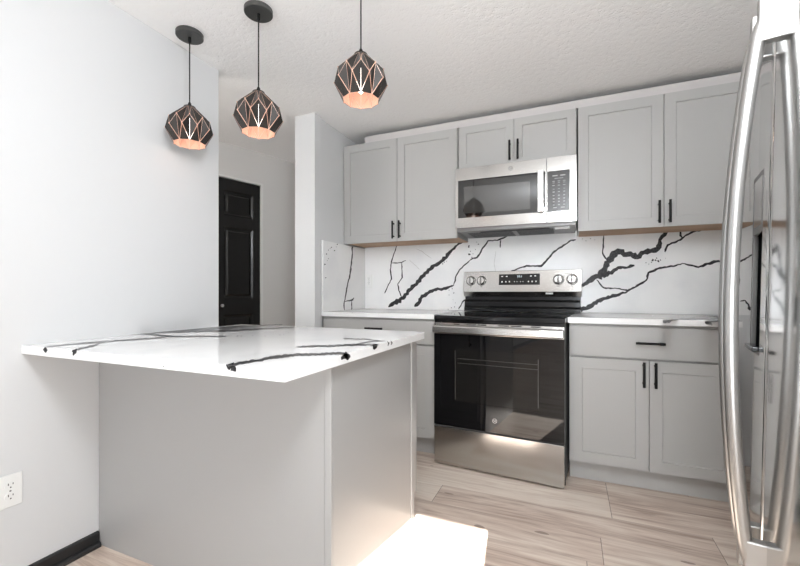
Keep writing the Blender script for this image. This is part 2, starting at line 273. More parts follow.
# ---------------------------------------------------------------- vein outlines on the stone (0.1 mm, in each slab's own plane)
BACK = [[[-13166,14556,-13136,14546],[-13245,14403,-13173,14380],[-13300,14242,-13244,14224],[-13350,14080,-13262,14051],[-13402,13918,-13335,13896],[-13490,13768,-13411,13741],[-13548,13605,-13465,13576],[-13596,13437,-13525,13412],[-13677,13280,-13568,13243],[-13734,13110,-13624,13083],[-13746,12938,-13669,12927],[-13786,12775,-13681,12761],[-13772,12606,-13697,12595],[-13832,12438,-13732,12436],[-13814,12233,-13693,12241],[-13793,12033,-13670,12042],[-13753,11836,-13637,11844],[-13737,11650,-13615,11631],[-13811,11516,-13742,11484],[-13867,11355,-13796,11321],[-13985,11222,-13908,11186],[-14052,11065,-13983,11034],[-14124,10913,-14050,10883],[-14195,10763,-14113,10730],[-14284,10620,-14189,10581],[-14335,10461,-14292,10443]],[[-13678,12956,-13678,13000],[-13499,12947,-13499,13011],[-13322,12919,-13322,13015],[-13141,12921,-13146,13000],[-12947,12949,-12954,13014],[-12743,12953,-12768,13030],[-12564,13062,-12593,13116],[-12375,13130,-12396,13170]],[[-12765,12989,-12722,12990],[-12781,12812,-12710,12814],[-12781,12635,-12678,12637],[-12779,12457,-12707,12459],[-12759,12281,-12684,12282],[-12767,12107,-12677,12108],[-12786,11932,-12663,11933],[-12762,11775,-12643,11742],[-12829,11638,-12768,11598],[-12940,11507,-12884,11470],[-13036,11365,-12968,11321],[-13154,11220,-13086,11207],[-13111,11040,-13008,11059],[-13089,10870,-12975,10891],[-13063,10696,-12974,10720],[-12966,10500,-12872,10533],[-12894,10300,-12797,10334],[-12784,10115,-12740,10130]],[[-7556,14574,-7524,14525],[-7704,14504,-7619,14377],[-7828,14400,-7756,14291],[-8002,14368,-7916,14238],[-8115,14244,-8048,14143],[-8273,14168,-8156,14032],[-8391,14017,-8238,13874],[-8547,13911,-8421,13794],[-8703,13805,-8523,13639],[-8840,13681,-8654,13510],[-9002,13584,-8758,13351],[-9023,13362,-8864,13203],[-9261,13349,-9009,13098],[-9323,13160,-9129,12967],[-9465,13069,-9308,12878],[-9583,12973,-9444,12760],[-9743,12912,-9574,12653],[-9876,12809,-9720,12570],[-10046,12761,-9915,12561],[-10227,12698,-9997,12405],[-10332,12504,-10140,12294],[-10535,12437,-10340,12224],[-10634,12256,-10415,12019],[-10829,12159,-10633,11978],[-10931,11988,-10688,11797],[-11123,11904,-10864,11701],[-11230,11752,-11008,11579],[-11323,11589,-11034,11364],[-11488,11504,-11243,11280],[-11539,11291,-11357,11098],[-11728,11199,-11541,11001],[-11947,11137,-11689,10865],[-12012,10903,-11809,10716],[-12231,10844,-11960,10633],[-12331,10700,-12094,10517],[-12366,10507,-12133,10327],[-12564,10438,-12329,10258],[-12639,10274,-12380,10076],[-12750,10167,-12524,9932],[-12918,10134,-12760,9905],[-13034,9982,-12795,9639],[-13272,10004,-13027,9653],[-13389,9851,-13147,9505],[-13545,9772,-13390,9525],[-13715,9691,-13540,9382],[-13865,9554,-13733,9322],[-13982,9356,-13936,9275]],[[-8350,11105,-8326,11057],[-8542,11098,-8476,10964],[-8708,11036,-8647,10912],[-8891,11006,-8795,10812],[-9029,10964,-8968,10719],[-9151,10950,-9151,10733],[-9314,10876,-9314,10639],[-9477,10867,-9477,10679],[-9662,10926,-9627,10715],[-9846,10875,-9761,10620],[-10009,10814,-9943,10618],[-10174,10762,-10086,10498],[-10369,10725,-10239,10479],[-10509,10574,-10382,10405],[-10701,10525,-10519,10283],[-10828,10389,-10643,10144],[-11065,10345,-10835,10121],[-11147,10144,-10973,10018],[-11298,10030,-11009,9823],[-11312,9819,-11091,9661],[-11472,9710,-11208,9523],[-11605,9582,-11340,9395],[-11678,9411,-11586,9346]],[[-8348,11074,-8384,11083],[-8277,11253,-8354,11273],[-8171,11423,-8288,11453],[-8172,11621,-8271,11647],[-8121,11800,-8206,11834],[-8029,11933,-8124,11987],[-7942,12074,-8024,12121],[-7877,12222,-7951,12278],[-7768,12322,-7841,12396],[-7642,12411,-7709,12478],[-7557,12540,-7616,12600],[-7432,12626,-7504,12704],[-7294,12728,-7352,12796],[-7159,12836,-7222,12909],[-7057,12980,-7080,13007]],[[-7058,12981,-7082,13020],[-6921,13026,-6978,13121],[-6813,13098,-6841,13186],[-6665,13080,-6677,13212],[-6495,13124,-6570,13232],[-6364,13276,-6497,13355],[-6267,13428,-6365,13486],[-6173,13581,-6285,13649],[-6123,13758,-6210,13817],[-6030,13878,-6128,13954],[-5915,13983,-6016,14062],[-5823,14106,-5914,14177],[-5735,14232,-5822,14300],[-5678,14363,-5730,14461],[-5523,14386,-5532,14470],[-5350,14362,-5359,14441],[-5185,14403,-5194,14484],[-5013,14373,-5022,14459],[-4842,14406,-4876,14524],[-4690,14473,-4742,14580],[-4537,14520,-4587,14622],[-4393,14584,-4435,14671],[-4264,14668,-4287,14732],[-4128,14688,-4149,14772],[-3993,14728,-4009,14793],[-3851,14740,-3875,14836],[-3723,14806,-3740,14874],[-3579,14809,-3602,14893],[-3449,14870,-3467,14929],[-3310,14900,-3334,14975],[-3171,14925,-3192,14992],[-3041,14976,-3061,15042],[-2912,15032,-2921,15062]],[[-4754,14439,-4708,14433],[-4827,14300,-4734,14289],[-4818,14152,-4741,14143],[-4838,14006,-4736,13995],[-4815,13856,-4776,13852]],[[-4275,12001,-4284,12036],[-4079,12019,-4095,12083],[-3893,12081,-3922,12176],[-3741,12105,-3772,12192],[-3605,12169,-3641,12268],[-3473,12240,-3502,12321],[-3332,12282,-3365,12382],[-3190,12327,-3216,12414],[-3035,12331,-3074,12461],[-2908,12396,-2925,12521],[-2769,12376,-2766,12515],[-2622,12375,-2620,12482],[-2475,12395,-2473,12489],[-2330,12359,-2327,12480],[-2184,12369,-2181,12492],[-2040,12337,-2036,12492],[-1868,12337,-1939,12497],[-1740,12475,-1843,12571],[-1633,12596,-1745,12701],[-1524,12715,-1619,12804],[-1433,12850,-1532,12945],[-1333,12951,-1416,13033],[-1232,13052,-1340,13159],[-1166,13187,-1241,13261],[-1071,13293,-1168,13390],[-964,13371,-1057,13492],[-865,13450,-918,13541],[-768,13555,-820,13646],[-647,13617,-712,13730],[-513,13656,-582,13776],[-416,13758,-482,13874],[-307,13840,-361,13931],[-170,13925,-213,13995],[-45,14026,-106,14127],[76,14118,49,14203],[221,14092,213,14212],[367,14163,364,14213]],[[-7951,9211,-7985,9229],[-7856,9343,-7939,9387],[-7752,9469,-7830,9510],[-7694,9619,-7762,9655],[-7617,9750,-7701,9818],[-7478,9871,-7553,9957],[-7323,9985,-7371,10039],[-7174,10103,-7228,10166],[-7030,10225,-7090,10300],[-6896,10347,-6951,10421],[-6739,10440,-6797,10519],[-6602,10559,-6659,10636],[-6456,10665,-6481,10699]],[[2082,14394,2109,14391],[2055,14237,2126,14229],[2031,14079,2119,14069],[2039,13917,2109,13910],[2017,13760,2111,13749],[2019,13607,2125,13593],[2008,13455,2078,13446],[1986,13304,2057,13295],[1988,13135,2083,13159],[2060,12988,2141,13048],[2131,12861,2214,12922],[2223,12749,2298,12805],[2322,12644,2371,12679]],[[459,10754,412,10859],[600,10764,507,10976],[697,10874,604,11088],[840,10896,756,11065],[963,11003,850,11204],[1114,11044,985,11274],[1218,11169,1077,11421],[1377,11193,1197,11516],[1484,11280,1316,11652],[1582,11410,1469,11724],[1716,11480,1606,11789],[1993,11379,1716,11777],[1997,11683,1729,11902],[2159,11753,1806,12041],[2296,11841,1951,12125],[2306,12050,2050,12231],[2346,12203,2066,12367],[2456,12296,2107,12501],[2436,12466,2140,12641],[2564,12548,2305,12702],[2703,12622,2285,12872],[2712,12711,2420,12974],[2754,12832,2479,13172],[2893,12900,2572,13300],[2958,13061,2733,13342],[2956,13068,2918,13472],[2948,13051,3145,13411],[3121,13052,3309,13398],[3242,12886,3344,13201],[3412,12871,3451,13205],[3548,12890,3589,13240],[3681,12891,3722,13241],[3799,12772,3840,13116],[3924,12709,3976,13155],[4109,12705,4069,13001],[4291,12764,4158,13111],[4367,12962,4256,13250],[4493,13024,4405,13254],[4650,12985,4533,13334],[4754,13054,4654,13407],[4874,13100,4805,13344],[5012,13079,4921,13402],[5138,13098,5040,13445],[5300,13231,5124,13461],[5423,13408,5116,13562],[5432,13554,5202,13670],[5459,13691,5236,13804],[5405,13862,5252,13965],[5477,13970,5322,14103],[5566,14070,5387,14224],[5679,14150,5500,14303],[5730,14282,5545,14442],[5780,14415,5615,14557],[5836,14542,5766,14603]],[[1972,11583,1922,11745],[2133,11491,2046,11776],[2242,11567,2145,11885],[2363,11600,2280,11875],[2461,11732,2353,12001],[2620,11710,2503,11941],[2705,11823,2592,12047],[2793,11927,2689,12133],[2907,11978,2811,12170],[2983,12088,2929,12274],[3097,12064,3075,12290],[3212,12118,3197,12276],[3335,12080,3317,12264],[3453,12095,3440,12231],[3574,12123,3548,12273],[3699,12154,3641,12380],[3810,12210,3769,12373],[3923,12261,3901,12347]],[[1641,11378,1669,11405],[1732,11267,1785,11317],[1795,11129,1859,11190],[1876,11008,1949,11078],[1961,10892,2029,10957],[2083,10792,2121,10883],[2230,10745,2234,10861],[2367,10779,2370,10859],[2500,10738,2505,10857],[2636,10762,2638,10828],[2770,10777,2775,10841],[2906,10752,2914,10815],[3042,10722,3053,10815],[3176,10677,3185,10751],[3311,10645,3321,10735],[3446,10620,3459,10734],[3584,10634,3588,10666]],[[443,9079,382,9197],[619,9043,518,9238],[724,9143,574,9436],[815,9266,699,9502],[960,9290,826,9574],[1102,9321,998,9542],[1234,9372,1090,9679],[1361,9441,1221,9726],[1476,9522,1349,9773],[1554,9669,1439,9896],[1699,9684,1569,9941],[1772,9839,1665,10050],[1925,9834,1793,10097],[2014,9915,1925,10160],[2123,10002,2070,10213],[2261,10034,2216,10217],[2400,10065,2335,10327],[2529,10132,2486,10304],[2661,10182,2600,10424],[2793,10191,2733,10422],[2913,10240,2867,10418],[3036,10272,2987,10465],[3141,10377,3103,10527],[3257,10438,3220,10581],[3396,10439,3357,10546],[3509,10538,3463,10638],[3621,10621,3560,10753],[3733,10703,3691,10794],[3856,10761,3798,10886],[3974,10830,3933,10913],[4087,10894,4016,11032],[4188,10980,4129,11094],[4303,11037,4237,11163],[4414,11100,4348,11227],[4509,11193,4461,11285],[4610,11293,4544,11357],[4679,11413,4595,11444],[4695,11539,4565,11587],[4733,11657,4607,11704],[4741,11770,4661,11854],[4842,11795,4788,11934],[4953,11833,4902,11962],[5064,11869,5007,12016],[5156,11954,5104,12086],[5255,12017,5216,12118],[5361,12025,5328,12169],[5471,12055,5460,12169],[5593,12079,5580,12207],[5715,12098,5705,12195],[5836,12122,5824,12240],[5956,12150,5944,12267],[6084,12137,6067,12240],[6209,12182,6183,12285],[6322,12250,6301,12333],[6448,12263,6429,12338],[6554,12331,6552,12391],[6668,12302,6680,12368],[6780,12228,6796,12321],[6896,12188,6916,12297],[7016,12163,7036,12275],[7135,12143,7151,12235],[7246,12076,7267,12197],[7379,12049,7376,12155],[7510,12093,7482,12204],[7635,12092,7596,12253],[7742,12165,7698,12345],[7847,12240,7817,12366],[7975,12223,7937,12379],[8088,12253,8044,12458],[8190,12327,8155,12515],[8302,12361,8276,12498],[8406,12385,8403,12520],[8508,12353,8522,12454],[8624,12359,8638,12458],[8735,12324,8746,12407],[8850,12291,8853,12410],[8968,12273,8956,12402],[9080,12275,9068,12399],[9185,12336,9177,12421],[9295,12343,9285,12444],[9405,12344,9395,12449],[9522,12358,9492,12475],[9611,12434,9571,12523],[9712,12461,9665,12566],[9782,12558,9747,12636],[9874,12602,9844,12669],[9953,12677,9912,12768],[10046,12733,10012,12807],[10126,12816,10091,12891],[10231,12845,10190,12932],[10327,12893,10279,12995],[10406,12974,10375,13041],[10471,13088,10457,13118]],[[5632,13098,5582,13125],[5699,13238,5582,13301],[5745,13389,5650,13440],[5806,13509,5716,13612],[5898,13557,5862,13657],[6004,13625,5965,13732],[6127,13642,6085,13760],[6244,13678,6199,13801],[6335,13781,6305,13865],[6466,13796,6413,13906],[6556,13887,6492,13991],[6638,13976,6590,14054],[6714,14074,6673,14140],[6823,14108,6765,14221],[6917,14160,6877,14256],[7015,14215,6965,14335],[7104,14269,7074,14377],[7199,14307,7184,14411],[7303,14345,7291,14429],[7416,14319,7398,14442],[7519,14358,7505,14449],[7623,14384,7610,14474],[7728,14407,7722,14447]],[[6385,14576,6409,14578],[6394,14431,6472,14439],[6393,14286,6499,14296],[6385,14114,6502,14167],[6532,13954,6565,13979]],[[9403,11706,9436,11702],[9380,11571,9450,11564],[9347,11438,9451,11427],[9366,11296,9468,11294],[9371,11170,9453,11176],[9358,11045,9445,11052],[9407,10926,9429,10928]],[[9456,9973,9454,10000],[9582,9976,9576,10062],[9695,10006,9715,10066],[9734,9869,9801,9939],[9825,9783,9894,9827],[9838,9671,9927,9693],[9817,9540,9993,9584],[9907,9437,9973,9453]],[[4920,12691,4963,12706],[4861,12596,4997,12644],[4933,12548,4978,12563]],[[5039,12575,5041,12634],[5091,12560,5094,12671],[5144,12569,5145,12606]],[[5305,12502,5293,12454],[5264,12620,5233,12498],[5187,12593,5177,12552]],[[4535,12438,4534,12470],[4565,12443,4563,12504],[4596,12443,4595,12465]],[[4834,12504,4862,12516],[4841,12469,4919,12503],[4867,12443,4887,12452]],[[5115,12748,5139,12782],[5139,12712,5179,12771],[5182,12705,5196,12725]],[[5366,12653,5382,12639],[5339,12634,5405,12574],[5326,12602,5349,12581]],[[4706,12394,4731,12394],[4686,12368,4746,12368],[4713,12341,4727,12341]],[[5645,12740,5660,12728],[5630,12732,5663,12705],[5633,12709,5645,12699]],[[-8696,10716,-8701,10693],[-8720,10749,-8740,10661],[-8756,10728,-8761,10707]],[[-8384,10440,-8391,10470],[-8339,10447,-8359,10529],[-8300,10482,-8310,10524]],[[-8460,10860,-8448,10841],[-8489,10849,-8441,10775],[-8513,10829,-8495,10802]],[[-8504,9308,-8539,9293],[-8511,9346,-8595,9310],[-8543,9372,-8566,9363]],[[-8245,9387,-8265,9360],[-8262,9428,-8309,9364],[-8306,9431,-8325,9405]],[[-8430,9930,-8433,9957],[-8405,9922,-8412,9974],[-8385,9940,-8387,9959]],[[-9160,12908,-9133,12934],[-9148,12866,-9080,12931],[-9099,12859,-9072,12884]],[[-9209,12802,-9198,12765],[-9273,12850,-9235,12728],[-9299,12778,-9289,12745]],[[-8900,12956,-8919,12936],[-8887,13014,-8945,12954],[-8944,12999,-8965,12977]],[[-8726,10368,-8708,10349],[-8750,10349,-8698,10293],[-8769,10325,-8752,10306]],[[-8222,9683,-8239,9697],[-8200,9694,-8246,9733],[-8198,9722,-8213,9735]],[[-8756,9197,-8780,9179],[-8778,9217,-8831,9180],[-8804,9236,-8827,9220]],[[-8617,13518,-8601,13531],[-8615,13491,-8580,13518],[-8598,13474,-8578,13490]],[[-8832,13274,-8838,13247],[-8849,13305,-8865,13235],[-8880,13276,-8885,13254]],[[-7195,14127,-7171,14151],[-7181,14077,-7099,14159],[-7113,14081,-7094,14100]],[[-7148,13376,-7184,13395],[-7110,13429,-7225,13490],[-7108,13502,-7157,13527]],[[-7203,14081,-7159,14099],[-7226,14002,-7106,14049],[-7167,13954,-7122,13972]],[[-6383,14217,-6363,14170],[-6443,14239,-6411,14162],[-6475,14192,-6459,14154]],[[-7171,13447,-7173,13489],[-7093,13374,-7101,13518],[-7021,13397,-7025,13455]],[[-6822,13509,-6795,13493],[-6866,13499,-6810,13465],[-6849,13451,-6830,13440]],[[-7006,13660,-7034,13639],[-6997,13708,-7060,13660],[-7050,13710,-7068,13696]],[[-6887,13246,-6880,13212],[-6930,13258,-6908,13145],[-6965,13224,-6959,13193]],[[-6574,14379,-6546,14387],[-6577,14353,-6517,14369],[-6562,14332,-6543,14337]],[[-7212,14405,-7241,14409],[-7200,14427,-7253,14436],[-7230,14456,-7251,14460]],[[-6648,13827,-6622,13815],[-6677,13814,-6610,13784],[-6678,13788,-6661,13781]],[[769,14190,758,14210],[795,14197,770,14243],[815,14215,804,14235]],[[1005,14045,990,14057],[1028,14061,980,14102],[1024,14100,1009,14113]],[[1265,14240,1287,14237],[1263,14211,1316,14204],[1266,14182,1289,14179]],[[1536,14133,1552,14133],[1518,14112,1571,14111],[1545,14090,1565,14089]],[[686,14482,699,14463],[660,14484,691,14439],[660,14448,673,14430]]]
BACK_FAINT = [[[-11534,14074,-11527,14090],[-11352,13990,-11338,14022],[-11174,13900,-11156,13940],[-10990,13831,-10964,13870],[-10863,13714,-10838,13741],[-10728,13601,-10701,13631],[-10584,13498,-10556,13533],[-10451,13405,-10424,13442],[-10315,13318,-10297,13343],[-10178,13234,-10166,13251]],[[-12089,13171,-12077,13184],[-11960,13042,-11935,13068],[-11818,12928,-11791,12956],[-11681,12810,-11659,12832],[-11538,12698,-11508,12728],[-11426,12586,-11401,12608],[-11320,12468,-11287,12498],[-11193,12370,-11177,12384]],[[-5126,13609,-5106,13605],[-5142,13456,-5113,13450],[-5178,13306,-5135,13298],[-5191,13153,-5153,13146],[-5214,13001,-5181,12995],[-5241,12849,-5201,12842],[-5253,12693,-5222,12693],[-5225,12514,-5190,12520],[-5194,12338,-5163,12343],[-5156,12164,-5124,12169],[-5128,11988,-5088,11994],[-5085,11814,-5056,11819],[-5052,11639,-5038,11642]]]
SIDE = [[[28056,14445,28142,14453],[28017,14249,28243,14270],[27914,14048,28164,14070],[27974,13861,28162,13877],[28013,13673,28179,13686],[27955,13479,28172,13490],[27928,13299,28151,13304],[27880,13117,28059,13120],[27829,12936,28066,12939],[27813,12755,28016,12757],[27760,12574,27930,12576],[27716,12381,27980,12386],[27644,12189,27890,12192],[27640,12004,27818,11998],[27545,11844,27787,11821],[27525,11671,27729,11651],[27382,11511,27565,11492],[27329,11342,27490,11325],[27251,11175,27419,11159],[27200,11005,27375,10991],[27094,10842,27300,10824],[27069,10672,27264,10654],[27012,10506,27213,10487],[26979,10338,27151,10320],[26903,10175,27057,10159],[26897,10005,27032,9991],[26795,9846,26933,9831],[26718,9680,26882,9670],[26703,9478,26887,9475],[26751,9280,26889,9276],[26840,9080,26904,9078]],[[26952,9787,26932,9833],[27274,9827,27244,9897],[27623,9814,27584,9912],[28169,9859,28028,9990],[28393,10083,28329,10111]],[[27926,9876,27996,9875],[27935,9707,28055,9705],[27875,9541,28053,9536],[27942,9370,28052,9367],[27915,9203,28086,9197],[27947,9033,28012,9031]],[[25738,14122,25735,14157],[25833,14107,25827,14187],[25924,14157,25921,14198]],[[25393,13672,25451,13695],[25349,13606,25540,13681],[25460,13601,25521,13625]],[[25048,13884,25089,13862],[24965,13865,25065,13810],[24957,13804,24993,13784]],[[24640,13561,24595,13565],[24694,13593,24586,13602],[24680,13630,24631,13634]],[[24910,13745,24898,13722],[24859,13745,24833,13693],[24809,13743,24798,13723]],[[24453,13284,24423,13246],[24418,13337,24343,13240],[24328,13318,24305,13287]],[[24255,12564,24281,12535],[24117,12588,24208,12491],[24082,12503,24119,12463]],[[24365,11588,24340,11561],[24328,11619,24241,11529],[24246,11604,24224,11582]],[[24595,12977,24595,13003],[24645,12956,24644,13015],[24695,12967,24695,12990]],[[24462,12827,24464,12843],[24495,12797,24504,12863],[24535,12821,24537,12836]],[[25747,13928,25711,13914],[25752,13954,25667,13922],[25705,13961,25669,13947]]]
CTR_RIGHT = [[[3870,21355,4132,22874],[3849,20781,4498,24467],[4049,21449,4479,23873],[4099,21203,4546,23690],[4423,22472,4587,23364]],[[4264,22620,4335,23014],[4340,22531,4554,23686],[4489,22827,4652,23687],[4692,23395,4955,24750],[4774,23327,5006,24498],[4944,23708,5212,25022],[5106,24040,5377,25327],[5233,24192,5445,25178],[5343,24257,5672,25764],[5493,24503,5790,25839],[5627,24675,5913,25941],[5670,24445,6022,25972],[5775,24487,6086,25817],[6019,25117,6326,26406],[6179,25377,6478,26615],[6198,25060,6564,26551],[6419,25560,6719,26766],[6575,25792,6884,27015],[6651,25705,6976,26977],[6708,25548,7097,27048],[6960,26141,7344,27598],[7135,26427,7602,28174],[7200,26301,7583,27714],[7369,26557,7742,27918],[7627,27129,8011,28509],[7749,27207,8236,28932],[7944,27536,8177,28351]],[[5625,22147,6005,23559],[5380,20963,5965,23111],[5377,20695,5896,22569],[5401,20523,5939,22429],[5363,20135,5646,21123]],[[5483,21480,5698,22354],[5473,21104,6107,23640],[5685,21616,6347,24221],[6033,22639,6627,24942],[6155,22778,6525,24180],[6271,22902,6837,24997],[6494,23402,7021,25329],[6586,23418,6978,24831],[6899,24221,7237,25423],[7020,24332,7174,24873]],[[4371,27049,4427,27474],[4776,28771,4835,29203]]]
CTR_LEFT = [[[-15834,29920,-16087,30397],[-15662,29980,-16191,30984],[-15572,30195,-16115,31241],[-15609,30666,-16280,31969],[-15808,31417,-16399,32572],[-15898,31966,-16503,33162],[-16077,32702,-16721,33996],[-16212,33406,-16823,34656],[-16206,33839,-16845,35163],[-16279,34446,-16889,35725],[-16321,35003,-16953,36346],[-16469,35800,-16734,36371]],[[-11433,33588,-11558,33999],[-9832,29451,-10140,30445],[-9425,28817,-9809,30020],[-9035,28186,-9373,29267],[-8747,27864,-9007,28699],[-8665,28166,-8925,29001],[-8541,28329,-8812,29219],[-8462,28648,-8781,29715],[-8375,28949,-8691,30031],[-8283,29243,-8580,30282],[-8191,29547,-8503,30664],[-8168,30116,-8291,30565]],[[-13445,23314,-13924,24145],[-13351,23265,-14365,25033],[-13461,23573,-13768,24110]]]
